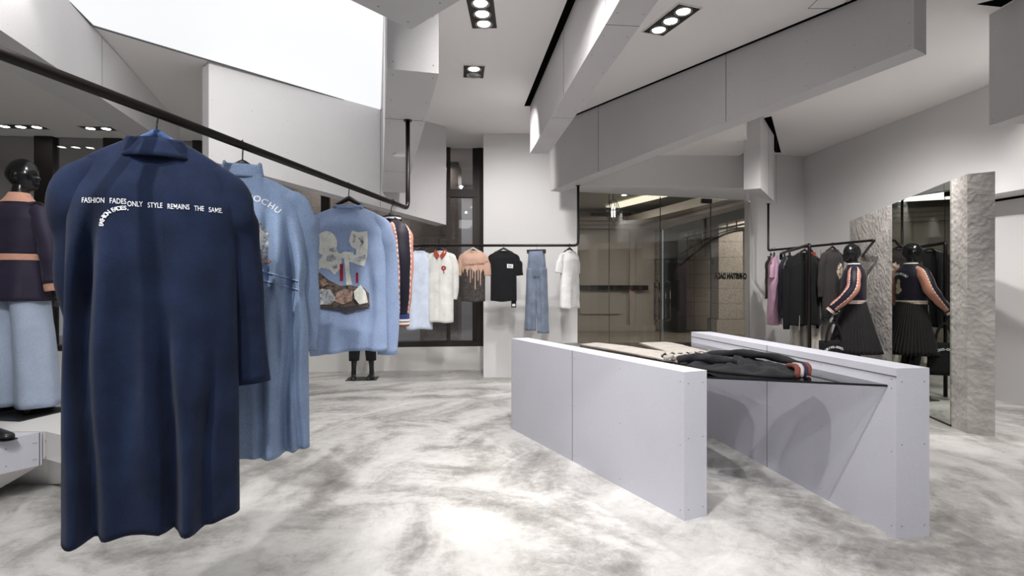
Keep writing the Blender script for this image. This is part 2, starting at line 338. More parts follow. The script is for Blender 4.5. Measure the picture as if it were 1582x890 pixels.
# right wall: upper overhang down to 2.3, recessed lower wall
R0 = (4.95, 9.32); R1 = (5.2, 6.0); R2 = (5.55, 1.4); R3 = (5.9, -5)
bm = bmesh.new(); prism(bm, [R0, R1, R2, R3, (7, -5), (7, 9.5)], 2.3, CZ); struct('wall_right_upper', bm, M_WALL)
bm = bmesh.new(); prism(bm, [R0, (5.057, 7.9), (5.5, 6.7), (5.6, 5.9), (5.95, 1.4), (6.2, -5), (7, -5), (7, 9.5)], 0, 2.2999); struct('wall_right_lower', bm, M_WALL)
bm = bmesh.new(); prism(bm, [(5.2, 7.4), (5.48, 6.7), (5.58, 5.9), (5.93, 1.4), (6.18, -5), (6.3, -5), (6.3, 7.4)], 2.275, 2.2995); struct('shadow_strip_2', bm, M_BLACKSLOT)  # black strip painted in for the shade of the gap under the overhang
# stucco slab with its plaster faces
sd = Vector((0.208, 0.978)); sn = Vector((-0.978, 0.208)); S0 = Vector((4.03, 4.87))
e1 = Vector((4.18, 4.76)); E = S0 + sd * 3.7
bm = bmesh.new(); prism(bm, [tuple(S0), tuple(e1), (5.02, 7.40), tuple(S0 + sd * 2.65)], 0, [2.298, 2.298, 2.19, 2.19]); struct('partition_stucco', bm, M_STUCCO)
ms = [0.244, 1.395]     # mirror along the slab
def sl(s, off=0.0): p = S0 + sd * s + sn * off; return (p.x, p.y)
mir = thing('wall_mirror', 'tall frameless mirror set in the rough plaster slab behind the mannequin', 'mirror', (0, 0, 0))
bm = bmesh.new(); prism(bm, [sl(ms[0], 0.001), sl(ms[1], 0.001), sl(ms[1], 0.012), sl(ms[0], 0.012)], 0.02, [2.284, 2.236, 2.236, 2.284]); link('mirror_glass', bm, M_MIRROR, mir)
bm = bmesh.new(); prism(bm, [sl(ms[0], 0.0005), sl(ms[1], 0.0005), sl(ms[1], 0.010), sl(ms[0], 0.010)], 0.0, 0.019); link('bottom_channel', bm, M_FRAME, mir)

# ------------------------------------------------------------------ ceiling beams
def beam(name, q, zb, zt=CZ, marks=(), m=M_BOARD):
    bm = bmesh.new(); prism(bm, q, zb, zt - 0.0005)
    for (i, j, seams, rows, out) in marks:
        z = zb if isinstance(zb, (list, tuple)) else [zb] * len(q)
        face_marks(bm, q[i], q[j], z[i], z[j], zt, seams, rows, 0.4, 1, out)
    return struct(name, bm, [m, M_SEAM])
# A: long hanging panel behind the rail
A0 = Vector((-2.96, 5.37)); A1 = Vector((-0.905, 7.56)); ad = (A1 - A0).normalized(); an = Vector((-ad.y, ad.x))
q = [tuple(A0), tuple(A1), tuple(A1 + an * 0.22), tuple(A0 + an * 0.18)]
beam('beam_1', q, [2.53, 2.15, 2.15, 2.53], CZ, [(0, 1, (1.95,), (0.06, 0.3, 0.62, 0.93), (0, -1))])
# B: beam from which the near rail hangs
bd = Vector((-0.242, 1.0)).normalized()
B0 = Vector((-0.67, 2.95)); B1 = Vector((-0.402, 3.02)); LB = 3.95
q = [tuple(B0), tuple(B1), tuple(B1 + bd * LB), tuple(B0 + bd * LB)]
bm = bmesh.new(); prism(bm, q, 2.47, CZ - 0.0005); face_marks(bm, q[0], q[1], 2.47, 2.47, CZ, (), (0.04, 0.3), 0.2, 1, (0, -1))
for s in (0.93, 2.72):       # joints across the underside, screw heads beside them
    c = B0 + bd * s + Vector((0.135, 0.0)); obox(bm, (c.x, c.y, 2.4695), (1, 0.25, 0), (-0.25, 1, 0), 0.135, 0.0022, 0.0006, 1)
for s in (0.08, 0.5, 0.85, 1.0, 1.5, 2.0, 2.6, 2.8, 3.4):
    for t in (0.03, 0.245):
        c = B0 + bd * s + Vector((t, 0.06 * t / 0.25)); obox(bm, (c.x, c.y, 2.4695), (1, 0, 0), (0, 1, 0), 0.0035, 0.0035, 0.0006, 1)
struct('beam_2', bm, [M_BOARD, M_SEAM])
# overhead box whose pointed corner enters at the top edge
q = [(-0.51, 2.78), (-0.735, 2.49), (-1.6, 1.3), (0.1, 1.2), (-0.23, 2.49)]
bm = bmesh.new(); prism(bm, q, 2.6, CZ - 0.0005)
for p in ((-0.51, 2.70), (-0.62, 2.55), (-0.33, 2.52)): obox(bm, (*p, 2.5995), (1, 0, 0), (0, 1, 0), 0.0035, 0.0035, 0.0006, 1)
struct('beam_3', bm, [M_BOARD, M_SEAM])
# G: upper-left diagonal beam
g = lambda Y: -3.39 - 0.342 * (Y - 4.22)
q = [(g(1.8), 1.8), (g(7.4), 7.4), (g(7.4) - 0.34, 7.3), (g(1.8) - 0.34, 1.7)]
beam('beam_4', q, [2.74, 3.13, 3.13, 2.74], CZ, [(0, 1, (0.9, 3.2), (0.1, 0.75), (1, 0))])
# C: centre-right beam running towards the viewer
c0 = Vector((0.22, 6.68)); cd = (Vector((0.61, 3.1)) - c0).normalized(); cn = Vector((-cd.y, cd.x))
cn = cn if cn.x > 0 else -cn
q = [tuple(c0), tuple(c0 + cd * 5.6), tuple(c0 + cd * 5.6 + cn * 0.215), tuple(c0 + cn * 0.222)]
bm = bmesh.new(); prism(bm, q, 2.92, CZ - 0.0005); face_marks(bm, q[0], q[1], 2.92, 2.92, CZ, (2.02, 3.3), (0.08, 0.75), 0.33, 1, (-1, 0))
for s in (1.42, 3.3):
    c = c0 + cd * s + cn * 0.11; obox(bm, (c.x, c.y, 2.9195), (cn.x, cn.y, 0), (cd.x, cd.y, 0), 0.108, 0.0022, 0.0006, 1)
for i in range(16):
    for t in (0.03, 0.19):
        c = c0 + cd * (0.15 + 0.3 * i) + cn * t; obox(bm, (c.x, c.y, 2.9195), (1, 0, 0), (0, 1, 0), 0.0035, 0.0035, 0.0006, 1)
struct('beam_5', bm, [M_BOARD, M_SEAM])
bm = bmesh.new(); prism(bm, [(0.15, 6.69), (0.218, 6.69), tuple(c0 + cd * 5.0 - cn * 0.002), tuple(c0 + cd * 5.0 - cn * 0.06)], CZ - 0.004, CZ - 0.0002); struct('shadow_strip_3', bm, M_BLACKSLOT)  # flat black strip painting the dark of a recessed ceiling slot
# D: the large beam crossing towards the upper right
d0 = Vector((0.52, 7.52)); d1 = Vector((2.85, 3.90)); dd = (d1 - d0).normalized(); dn = Vector((-dd.y, dd.x)); dn = dn if dn.x > 0 else -dn
q = [tuple(d0), tuple(d1), tuple(d1 + dn * 0.20), tuple(d0 + dn * 0.20)]
beam('beam_6', q, [2.61, 2.99, 2.99, 2.61], CZ, [(0, 1, (0.98, 2.77), (0.06, 0.38, 0.7), (-1, -1))])
bm = bmesh.new(); prism(bm, [tuple(d0 - dn * 0.03), tuple(d1 - dn * 0.03), tuple(d1 - dn * 0.001), tuple(d0 - dn * 0.001)], CZ - 0.006, CZ - 0.0002); struct('trim_4', bm, M_BLACKSLOT)
# F: short beam hanging in front of the back-right wall
q = [(2.96, 7.03), (3.13, 6.93), (3.80, 7.98), (3.27, 7.49)]
beam('beam_7', q, 2.54, CZ, [(0, 1, (), (0.05, 0.85), (0, -1)), (1, 2, (0.7, 1.5), (0.05,), (1, 0))])
bm = bmesh.new(); prism(bm, [(3.27, 7.19), (3.35, 7.10), (4.40, 9.0), (4.30, 9.0)], CZ - 0.005, CZ - 0.0002); struct('trim_5', bm, M_BLACKSLOT)
# E: box at the right edge of the view
q = [(3.83, 0.8), (3.86, 4.45), (4.62, 4.22), (4.6, 0.8)]
beam('beam_8', q, 2.60, CZ, [(0, 1, (1.9,), (0.05, 0.45, 0.85), (-1, 0))])
bm = bmesh.new(); prism(bm, [(3.62, 4.28), (3.84, 4.10), (3.84, 4.32)], CZ - 0.005, CZ - 0.0002); struct('trim_6', bm, M_BLACKSLOT)

# ------------------------------------------------------------------ shopfront (door_1)
door = bpy.data.objects.new('door_1', None); COL.objects.link(door); door['kind'] = 'structure'
ps = [G0, bx_(941), bx_(1020), bx_(1098), G1]
for i in range(4):
    bm = bmesh.new(); backbox(bm, ps[i] + 0.004, ps[i + 1] - 0.004, 0.02, 2.70, -0.006, 0.006); link('pane', bm, M_GLASS, door)
M_EDGE = mat('glass_edge', (0.06, 0.07, 0.065), 0.7, spec=0.1)
for i in (1, 2, 3):
    bm = bmesh.new(); backbox(bm, ps[i] - 0.004, ps[i] + 0.004, 0.02, 2.70, -0.006, 0.006); link('glass_edge', bm, M_EDGE, door)
for s in (ps[2] - 0.10, ps[2] + 0.09):
    bm = bmesh.new(); r = 0.018
    for k in (-0.045, 0.0):
        b0 = BW0 + bu * (s + k) + bn * 0.07
    for off in (0.07, ):
        b0 = BW0 + bu * s + bn * off
        for w in (-0.04, 0.04):
            p = b0 + bu * w; tube(bm, [(p.x, p.y, 0.80), (p.x, p.y, 1.36)], 0.012, 8)
        for z, zz in ((0.80, 0.77), (1.36, 1.39)):
            a, b, c = b0 - bu * 0.04, b0, b0 + bu * 0.04
            tube(bm, [(a.x, a.y, z), (b.x, b.y, zz), (c.x, c.y, z)], 0.012, 8, pts_smooth=3)
    for z in (0.86, 1.30):
        a = BW0 + bu * s + bn * 0.0; b = BW0 + bu * s + bn * 0.07; tube(bm, [(a.x, a.y, z), (b.x, b.y, z)], 0.009, 8)
    link('door_handle', bm, mat('dark_chrome', (0.12, 0.11, 0.10), 0.2, metal=1), door, True)
for s in (ps[3] - 0.08,):
    bm = bmesh.new(); backbox(bm, s - 0.09, s + 0.09, 2.63, 2.70, -0.02, 0.02); link('patch_fitting', bm, M_FRAME, door)

def text_bm(body, size, align='CENTER', spacing=1.0, bold=0.0):
    cu = bpy.data.curves.new('tmp', 'FONT'); cu.body = body; cu.size = size; cu.align_x = align; cu.align_y = 'CENTER'; cu.space_character = spacing; cu.offset = bold; cu.resolution_u = 3
    o = bpy.data.objects.new('tmp', cu); COL.objects.link(o); dg = bpy.context.evaluated_depsgraph_get(); me = bpy.data.meshes.new_from_object(o.evaluated_get(dg))
    bm = bmesh.new(); bm.from_mesh(me); bpy.data.objects.remove(o); bpy.data.curves.remove(cu); bpy.data.meshes.remove(me); return bm
def rings_of(c, rx, ry, n=24, rip=0, k=0, ph=0):
    return [Vector((c[0] + math.cos(2 * PI * j / n) * (rx + rip * math.sin(k * 2 * PI * j / n + ph)), c[1] + math.sin(2 * PI * j / n) * (ry + rip * math.sin(k * 2 * PI * j / n + ph)), c[2])) for j in range(n)]
# shop name seen from behind on the glass
bm = text_bm('CHRISTIAN DADA', 0.135, bold=0.011)
xs = [v.co.x for v in bm.verts]; half = (max(xs) - min(xs)) / 2; sc = 0.315 / half
ctr = (bx_(1129.5))
for v in bm.verts:
    p = BW0 + bu * (ctr - v.co.x * sc) - bn * 0.009; v.co = Vector((p.x, p.y, 1.465 + v.co.y * sc * 1.6))
g_ = bmesh.ops.extrude_face_region(bm, geom=bm.faces[:])
bmesh.ops.translate(bm, vec=-bn * 0.003, verts=[v for v in g_['geom'] if isinstance(v, bmesh.types.BMVert)])
link('lettering', bm, mat('black_vinyl', (0.004, 0.004, 0.004), 0.5), door)

# ------------------------------------------------------------------ mall beyond the glass
M_MWALL = mat('mall_wall', (0.40, 0.37, 0.345), 0.6); M_MCEIL = mat('mall_ceiling', (0.60, 0.60, 0.54), 0.7)
M_MTILE = tiles('mall_stone_blocks', (0.36, 0.33, 0.30), 1.1, 0.42, joint=(0.10, 0.09, 0.08), vary=0.12)
M_DSTONE = tiles('dark_stone_blocks', (0.115, 0.095, 0.085), 0.62, 0.55, joint=(0.03, 0.026, 0.024), off=0.5)
bm = bmesh.new(); box(bm, -12, 14, 8.9, 22, -0.1, -0.002); struct('floor_mall', bm, mat('mall_floor', (0.20, 0.18, 0.16), 0.25, vary=0.3, vscale=3))
bm = bmesh.new(); box(bm, -12, 14, 10.4, 22, 3.55, 3.7); struct('ceiling_mall', bm, M_MCEIL)
bm = bmesh.new(); box(bm, -12, 4.2, 16.2, 16.4, 0, 3.0); box(bm, 2.0, 3.2, 16.15, 16.2, 0.5, 2.6); box(bm, 3.45, 3.6, 16.12, 16.2, 0, 3.0); box(bm, -12, 4.2, 16.1, 16.2, 0, 0.16); struct('wall_mall', bm, M_MWALL)
bm = bmesh.new(); box(bm, -12, 4.9, 16.0, 16.4, 3.0, 3.1); box(bm, -12, 4.9, 15.85, 16.4, 3.1, 3.2); box(bm, -12, 4.9, 15.7, 16.4, 3.2, 3.3); box(bm, -12, 4.9, 16.3, 16.4, 3.3, 3.55); struct('trim_7', bm, M_MWALL)
bm = bmesh.new(); box(bm, 3.6, 4.45, 16.3, 16.5, 0, 3.0); struct('wall_mall_blocks', bm, M_MTILE)
bm = bmesh.new(); box(bm, 1.9, 3.98, 16.06, 16.1, 1.2, 1.34); sgn = tag(link('wall_sign_band', bm, mat('sign_black', (0.01, 0.009, 0.009), 0.3)), 'long black sign band with round emblems across the far mall wall', 'sign')
for x in (2.25, 3.0, 3.75):
    bm = bmesh.new(); t = rings_of((0, 0, 0), 0.045, 0.045, 16); u_ = rings_of((0, 0, 0), 0.033, 0.033, 16)
    a = [bm.verts.new((x + v.x, 16.055, 1.27 + v.y)) for v in t]; b = [bm.verts.new((x + v.x, 16.055, 1.27 + v.y)) for v in u_]
    for j in range(16): bm.faces.new((a[j], a[(j + 1) % 16], b[(j + 1) % 16], b[j]))
    link('emblem', bm, mat('emblem_grey', (0.16, 0.15, 0.14), 0.4), sgn)
bm = bmesh.new(); box(bm, 2.24, 3.4, 15.66, 15.72, 3.32, 3.40); tag(link('air_vent', bm, M_FRAME), 'long black air slot high on the mall wall behind the lantern', 'vent')
# dark portal with arched lattice, standing on a line running towards the viewer
P0 = Vector((4.66, 16.6)); P1 = Vector((5.35, 10.9)); pu = (P1 - P0).normalized(); pn = Vector((pu.y, -pu.x)); pn = pn if pn.x < 0 else -pn
def pbox(bm, s0, s1, z0, z1, t0=-0.15, t1=0.1):
    c = P0 + pu * ((s0 + s1) / 2) + pn * ((t0 + t1) / 2); obox(bm, (c.x, c.y, (z0 + z1) / 2), (pu.x, pu.y, 0), (pn.x, pn.y, 0), (s1 - s0) / 2, (t1 - t0) / 2, (z1 - z0) / 2)
M_PORTAL = mat('portal_black', (0.008, 0.008, 0.009), 0.35)
por = thing('entrance_portal', 'black portal with arched iron lattice across the mall corridor', 'portal', (0, 0, 0))
bm = bmesh.new(); pbox(bm, 0.0, 1.05, 0, 3.05); link('pillar', bm, M_PORTAL, por)
bm = bmesh.new(); pbox(bm, 1.05, 7.0, 2.80, 3.04); link('lintel', bm, M_PORTAL, por)
bm = bmesh.new()
def pp(s, z, t=0.0): p = P0 + pu * s + pn * t; return Vector((p.x, p.y, z))
sp0, sp1 = 1.05, 7.0
def arch(f, rise, z0): return z0 + rise * math.sin(PI * min(max(f, 0), 1)) 
for rise, z0, r in ((0.66, 1.92, 0.028), (0.04, 2.66, 0.022)):
    tube(bm, [pp(sp0 + (sp1 - sp0) * i / 24, min(2.80, arch(i / 24, rise, z0))) for i in range(25)], r, 6)
for rise, z0 in ((0.40, 2.23),):
    tube(bm, [pp(sp0 + (sp1 - sp0) * i / 24, arch(i / 24, rise, z0)) for i in range(25)], 0.016, 6)
for i in range(1, 14):
    f = i / 14; tube(bm, [pp(sp0 + (sp1 - sp0) * f, arch(f, 0.66, 1.92)), pp(sp0 + (sp1 - sp0) * f, 2.82)], 0.016, 6)
link('lattice', bm, M_PORTAL, por)
# room beyond the portal
bm = bmesh.new(); prism(bm, [(5.2, 16.6), (14, 16.6), (14, 17), (5.2, 17)], 0, 3.55); struct('wall_mall_rear', bm, M_MTILE)
bm = bmesh.new(); prism(bm, [(5.6, 14.9), (6.25, 14.9), (6.25, 15.5), (5.6, 15.5)], 0, 2.9); prism(bm, [(5.52, 14.82), (6.33, 14.82), (6.33, 15.58), (5.52, 15.58)], 0, 0.42); struct('pillar_stone', bm, M_MTILE)
bm = bmesh.new(); box(bm, 5.5, 12, 14.8, 16.6, 2.9, 3.1); struct('trim_8', bm, M_MWALL)
# mall light strip under the coffer
bm = bmesh.new(); prism(bm, [(2.6, 15.2), (4.3, 10.8), (4.75, 10.9), (3.0, 15.3)], 3.49, 3.53); tag(link('cove_light', bm, mat('cove_glow', (0.9, 0.9, 0.8), 0.5, emit=(1.0, 0.95, 0.80), estr=0.9)), 'long glowing cove light in the mall ceiling above the glass doors', 'ceiling light')
bm = bmesh.new(); prism(bm, [(3.2, 15.9), (4.4, 15.9), (5.0, 10.8), (4.6, 10.8)], 3.1, 3.3); prism(bm, [(3.7, 15.9), (4.5, 15.9), (5.15, 10.8), (4.85, 10.8)], 3.0, 3.1); struct('trim_9', bm, M_MWALL)
# lantern
lan = thing('pendant_lantern', 'oval metal cage lantern hanging in the mall beyond the glass', 'lantern', (2.0, 10.9, 0))
bm = bmesh.new(); tube(bm, [(0, 0, 3.55), (0, 0, 3.02)], 0.012, 6); link('chain', bm, M_FRAME, lan)
bm = bmesh.new()
for k in range(6):
    a = PI * k / 3; tube(bm, [(math.cos(a) * 0.125 * math.sin(PI * i / 14), math.sin(a) * 0.125 * math.sin(PI * i / 14), 2.80 + 0.235 * math.cos(PI * i / 14)) for i in range(15)], 0.007, 5)
tube(bm, [(0.13 * math.cos(2 * PI * i / 20), 0.13 * math.sin(2 * PI * i / 20), 2.80) for i in range(21)], 0.010, 5)
link('cage', bm, M_FRAME, lan, True)
for k in range(3):
    a = 2 * PI * k / 3; bm = bmesh.new(); tube(bm, [(0.035 * math.cos(a), 0.035 * math.sin(a), 2.68 ), (0.035 * math.cos(a), 0.035 * math.sin(a), 2.80), (0.03 * math.cos(a), 0.03 * math.sin(a), 2.88)], [0.012, 0.013, 0.008], 8)
    link('bulb', bm, mat('lantern_bulb', (0.9, 0.9, 0.85), 0.3, emit=(1, 0.97, 0.9), estr=2.2), lan, True)
for x, y in ((1.72, 10.2), (2.75, 13.5), (3.3, 14.6)):
    bm = bmesh.new(); tube(bm, [(x, y, 3.535), (x, y, 3.5495)], 0.06, 14); tag(link('recessed_spot', bm, mat('spot_glow', (0.9, 0.9, 0.9), 0.4, emit=(1, 0.97, 0.92), estr=3.5), None), 'small round spotlight in the mall ceiling beyond the glass', 'ceiling light', 'mall ceiling spotlights')
# behind the back-left windows
bm = bmesh.new(); box(bm, -4.9, -1.55, 10.1, 10.4, 1.98, 3.55); struct('wall_stone_lintel', bm, M_DSTONE)
for x0, x1 in ((-4.9, -4.2), (-1.62, -0.95)):
    bm = bmesh.new(); box(bm, x0, x1, 9.7, 10.35, 0, 3.55); struct('pillar_dark_stone', bm, M_DSTONE)
bm = bmesh.new(); box(bm, -9, 1.2, 12.2, 12.35, 0, 3.55); struct('wall_shop_opposite', bm, mat('opposite_shop', (0.30, 0.30, 0.31), 0.4))
bm = bmesh.new(); box(bm, -3.2, -0.6, 9.2, 11.4, 0.0, 0.012); tag(link('floor_rug', bm, mat('blue_rug', (0.05, 0.11, 0.30), 0.9, vary=0.5, vscale=3)), 'blue rug on the floor outside the dark framed window', 'rug')

# ------------------------------------------------------------------ display walls and the smoked glass shelf
def plinth(name, q, h, label, seams_front, seams_end):
    t = thing(name, label, 'display plinth', (0, 0, 0), 0, 'low cement board display walls')
    c = [Vector(p) for p in q]
    bm = bmesh.new(); prism(bm, q, 0.0, h)
    face_marks(bm, q[0], q[1], 0, 0, h, seams_front[0], (0.06, 0.5, 0.93), 0.55, 1, seams_front[1])
    face_marks(bm, q[1], q[2], 0, 0, h, (), (0.07, 0.55, 0.92), 0.13, 1, seams_end)
    return t, bm
q = [(-0.006, 5.046), (0.955, 3.052), (1.105, 3.121), (0.144, 5.118)]
t, bm = plinth('display_plinth', q, 0.826, 'pale cement board display wall, the shorter one left of the glass shelf', ((1.05,), (-1, -1)), (1, -1))
link('body', bm, [M_PLINTH, M_SEAM], t)
q2 = [(1.678, 5.15), (1.985, 2.841), (2.172, 2.863), (1.865, 5.17)]
t, bm = plinth('display_plinth', q2, 0.878, 'pale cement board display wall, the taller one right of the glass shelf', ((1.2,), (-1, -1)), (0, -1))
face_marks(bm, q2[0], q2[1], 0.765, 0.765, 0.775, (), (0.5,), 5, 1, (-1, -1))
link('body', bm, [M_PLINTH, M_SEAM], t)
bm = bmesh.new(); obox(bm, (1.8305, 3.995, 0.835), (0.307, -2.31, 0), (-1, -0.13, 0), 1.165, 0.002, 0.0022); link('groove', bm, M_SEAM, t)
shelf = thing('glass_shelf', 'smoked glass shelf spanning between the two low display walls', 'shelf', (0, 0, 0))
bm = bmesh.new(); prism(bm, [(1.087, 3.17), (1.975, 2.90), (1.674, 5.10), (0.160, 5.08)], 0.772, 0.784); link('glass_sheet', bm, M_SMOKE, shelf)
bm = bmesh.new(); a = Vector((1.09, 3.168, 0.778)); b = Vector((1.976, 2.897, 0.778)); obox(bm, (a + b) / 2, b - a, (0, 1, 0), (b - a).length / 2, 0.0025, 0.0055); link('polished_edge', bm, mat('glass_edge_dark', (0.006, 0.008, 0.009), 0.2), shelf)

def fabric(name, col, rough=0.9, bump=0.25, bscale=420, vary=0.10, sheen=0.06, vscale=9):
    if name in MATS: return MATS[name]
    m = mat(name, col, rough, spec=0.2, bump=bump, bscale=bscale, vary=vary, vscale=vscale, sheen=sheen); nt = m.node_tree; b = nt.nodes['Principled BSDF']
    src = b.inputs['Base Color'].links[0].from_socket; n = nt.nodes.new('ShaderNodeTexNoise'); n.inputs['Scale'].default_value = 520; n.inputs['Detail'].default_value = 2     # woven grain
    nt.links.new(nt.nodes['Texture Coordinate'].outputs['Object'], n.inputs['Vector'])
    q = nt.nodes.new('ShaderNodeMapRange'); q.inputs['From Min'].default_value = 0.35; q.inputs['From Max'].default_value = 0.65; q.inputs['To Min'].default_value = 0.72; q.inputs['To Max'].default_value = 1.28; nt.links.new(n.outputs['Fac'], q.inputs['Value'])
    h = nt.nodes.new('ShaderNodeMix'); h.data_type = 'RGBA'; h.blend_type = 'MULTIPLY'; h.inputs[0].default_value = 1
    nt.links.new(src, h.inputs[6]); nt.links.new(q.outputs[0], h.inputs[7]); nt.links.new(h.outputs[2], b.inputs['Base Color'])
    return m

def mound(bm, outline, z, h, rings=9, ns=7.0, na=0.5, seed=0.0, m=4, power=0.45, mfun=None):
    """soft cloth heap over a star-shaped outline"""
    P = smoothpath([(p[0], p[1], 0) for p in outline] + [(outline[0][0], outline[0][1], 0)], m)[:-1]
    c = sum(P, Vector()) / len(P); R = []
    R.append([Vector((p.x, p.y, z)) for p in P])
    for k in range(rings):
        f = 1 - (k / rings) ** 1.15 * 0.97; e = (1 - f) ** power if k else 0.12; r = []
        for p in P:
            x = c + (p - c) * (f if k else 1.004); nz = noise.noise(Vector((x.x * ns, x.y * ns, seed))) + 0.5 * noise.noise(Vector((x.x * ns * 2.7, x.y * ns * 2.7, seed + 5)))
            r.append(Vector((x.x, x.y, z + h * max(0.12, e * (1 + na * nz)))))
        R.append(r)
    loft(bm, R, True, True, 0, mfun)
GZ = 0.7845
M_BEIGE = fabric('beige_knit', (0.40, 0.37, 0.335)); M_SWEAT = fabric('charcoal_knit', (0.013, 0.013, 0.016), vary=0.35)
pt = thing('trousers', 'beige knitted trousers laid flat on the smoked glass shelf, legs spread', 'trousers', (0, 0, 0))
bm = bmesh.new(); mound(bm, [(0.60, 4.93), (0.70, 5.0), (0.79, 5.04), (1.0, 4.72), (1.20, 4.35), (1.42, 4.0), (1.38, 3.78), (1.14, 3.74), (1.02, 4.02), (0.83, 4.46)], GZ, 0.022, na=0.35); link('trouser_leg', bm, M_BEIGE, pt, True)
bm = bmesh.new(); mound(bm, [(1.16, 5.02), (1.30, 5.06), (1.44, 5.04), (1.53, 4.5), (1.58, 4.05), (1.45, 3.88), (1.28, 3.9), (1.22, 4.4)], GZ + 0.001, 0.030, na=0.35, seed=3); link('trouser_leg', bm, M_BEIGE, pt, True)
bm = bmesh.new()
for k, (r, mi) in enumerate(((0.0, 0), (0.035, 1), (0.07, 0))):
    pts = [(1.04 + 0.50 * i / 22, 3.80 + 0.02 * math.sin(i * 1.9 + k) + 0.22 * i / 22 - r, GZ + 0.038 + 0.012 * math.sin(i * 2.3 + k * 2)) for i in range(23)]
    tube(bm, pts, [0.016 + 0.005 * math.sin(i * 2.1 + k) for i in range(23)], 6, mi=mi)
link('gathered_waistband', bm, [M_BEIGE, fabric('cuff_black', (0.01, 0.01, 0.01))], pt, True)
sw = thing('sweater', 'dark charcoal sweater folded at the front of the smoked glass shelf', 'sweater', (0, 0, 0))
bm = bmesh.new(); mound(bm, [(1.12, 3.52), (1.22, 3.34), (1.36, 3.21), (1.52, 3.11), (1.66, 3.14), (1.75, 3.30), (1.70, 3.50), (1.56, 3.62), (1.35, 3.70), (1.17, 3.68)], GZ + 0.001, 0.056, rings=16, ns=11, na=0.9, seed=9, m=7); link('body', bm, M_SWEAT, sw, True)
bm = bmesh.new(); tube(bm, [(1.30, 3.66, 0.845), (1.42, 3.58, 0.865), (1.56, 3.50, 0.868), (1.68, 3.38, 0.85), (1.73, 3.26, 0.83)], [0.035, 0.045, 0.04, 0.036, 0.03], 12, flat=0.6, ref=(0, 0, 1), pts_smooth=4, rip=lambda s, t: 0.22 * math.sin(s * 21 + t * 2)); link('sleeve', bm, M_SWEAT, sw, True)
bm = bmesh.new(); tube(bm, [(1.08, 3.60, 0.82), (1.18, 3.56, 0.84), (1.27, 3.45, 0.845), (1.36, 3.36, 0.84)], [0.03, 0.042, 0.038, 0.03], 12, flat=0.7, ref=(0, 0, 1), pts_smooth=4, rip=lambda s, t: 0.2 * math.sin(s * 19 + t * 3)); link('sleeve', bm, M_SWEAT, sw, True)
bm = bmesh.new()
for k in range(4):
    x = 1.625 + 0.032 * k; tube(bm, [(x - 0.02, 3.10 + 0.02 * k, GZ + 0.012), (x, 3.13 + 0.02 * k, GZ + 0.046), (x + 0.02, 3.20 + 0.02 * k, GZ + 0.055), (x + 0.03, 3.30 + 0.02 * k, GZ + 0.042)], 0.0155, 8, pts_smooth=3, mi=k % 3)
link('striped_cuff', bm, [fabric('cuff_rust', (0.15, 0.04, 0.03)), fabric('cuff_white', (0.42, 0.38, 0.38)), fabric('cuff_navy', (0.02, 0.02, 0.05))], sw, True)['label'] = 'rust, white and navy striped cuffs'

# ------------------------------------------------------------------ hanging rails
def rail(name, label, pts, r, fil=0.05, extra=()):
    t = thing(name, label, 'clothes rail', (0, 0, 0)); P = [Vector(p) for p in pts]; out = [P[0]]
    for i in range(1, len(P) - 1):
        a = (P[i - 1] - P[i]).normalized(); b = (P[i + 1] - P[i]).normalized(); s = P[i] + a * fil; e = P[i] + b * fil
        for k in range(7): u = k / 6; out.append(s * (1 - u) ** 2 + P[i] * (2 * u * (1 - u)) + e * u * u)
    out.append(P[-1]); bm = bmesh.new(); tube(bm, out, r, 14); link('tube', bm, M_PIPE, t, True)
    for p in extra:
        bm = bmesh.new(); p = Vector(p); tube(bm, [p, p - Vector((0, 0, 0.008))], r * 1.9, 16); link('ceiling_flange', bm, M_PIPE, t)
    return t
RA = Vector((-1.205, 1.295, 1.85)); RB = Vector((-0.732, 3.864, 1.85)); rd = (RB - RA).normalized()
rail('clothes_rail', 'thick black steel clothes rail hanging over the navy coat', [tuple(RA - rd * 0.9), tuple(RB), (RB.x, RB.y, 2.469)], 0.0155, 0.055, [(RB.x, RB.y, 2.4695)])
rail('clothes_rail', 'thin black rail across the back carrying tees and jeans', [(-3.2, 7.22, 1.84), (0.866, 7.20, 1.84), (0.866, 7.20, 2.62)], 0.017, 0.06, [(0.866, 7.20, 2.625)])
rail('clothes_rail', 'bent black rail hanging by the right wall with an angled end', [(3.82, 8.2, 2.54), (3.82, 8.2, 1.84), (4.25, 6.45, 1.846), (4.488, 7.06, 1.69)], 0.0155, 0.03, [(3.82, 8.2, 2.5395)])
rail('clothes_rail', 'black floor-standing post rail holding the black sweatshirt', [(3.675, 6.80, 0.0), (3.675, 6.80, 1.82), (4.01, 8.2, 1.795), (4.01, 8.2, 1.70)], 0.021, 0.03)

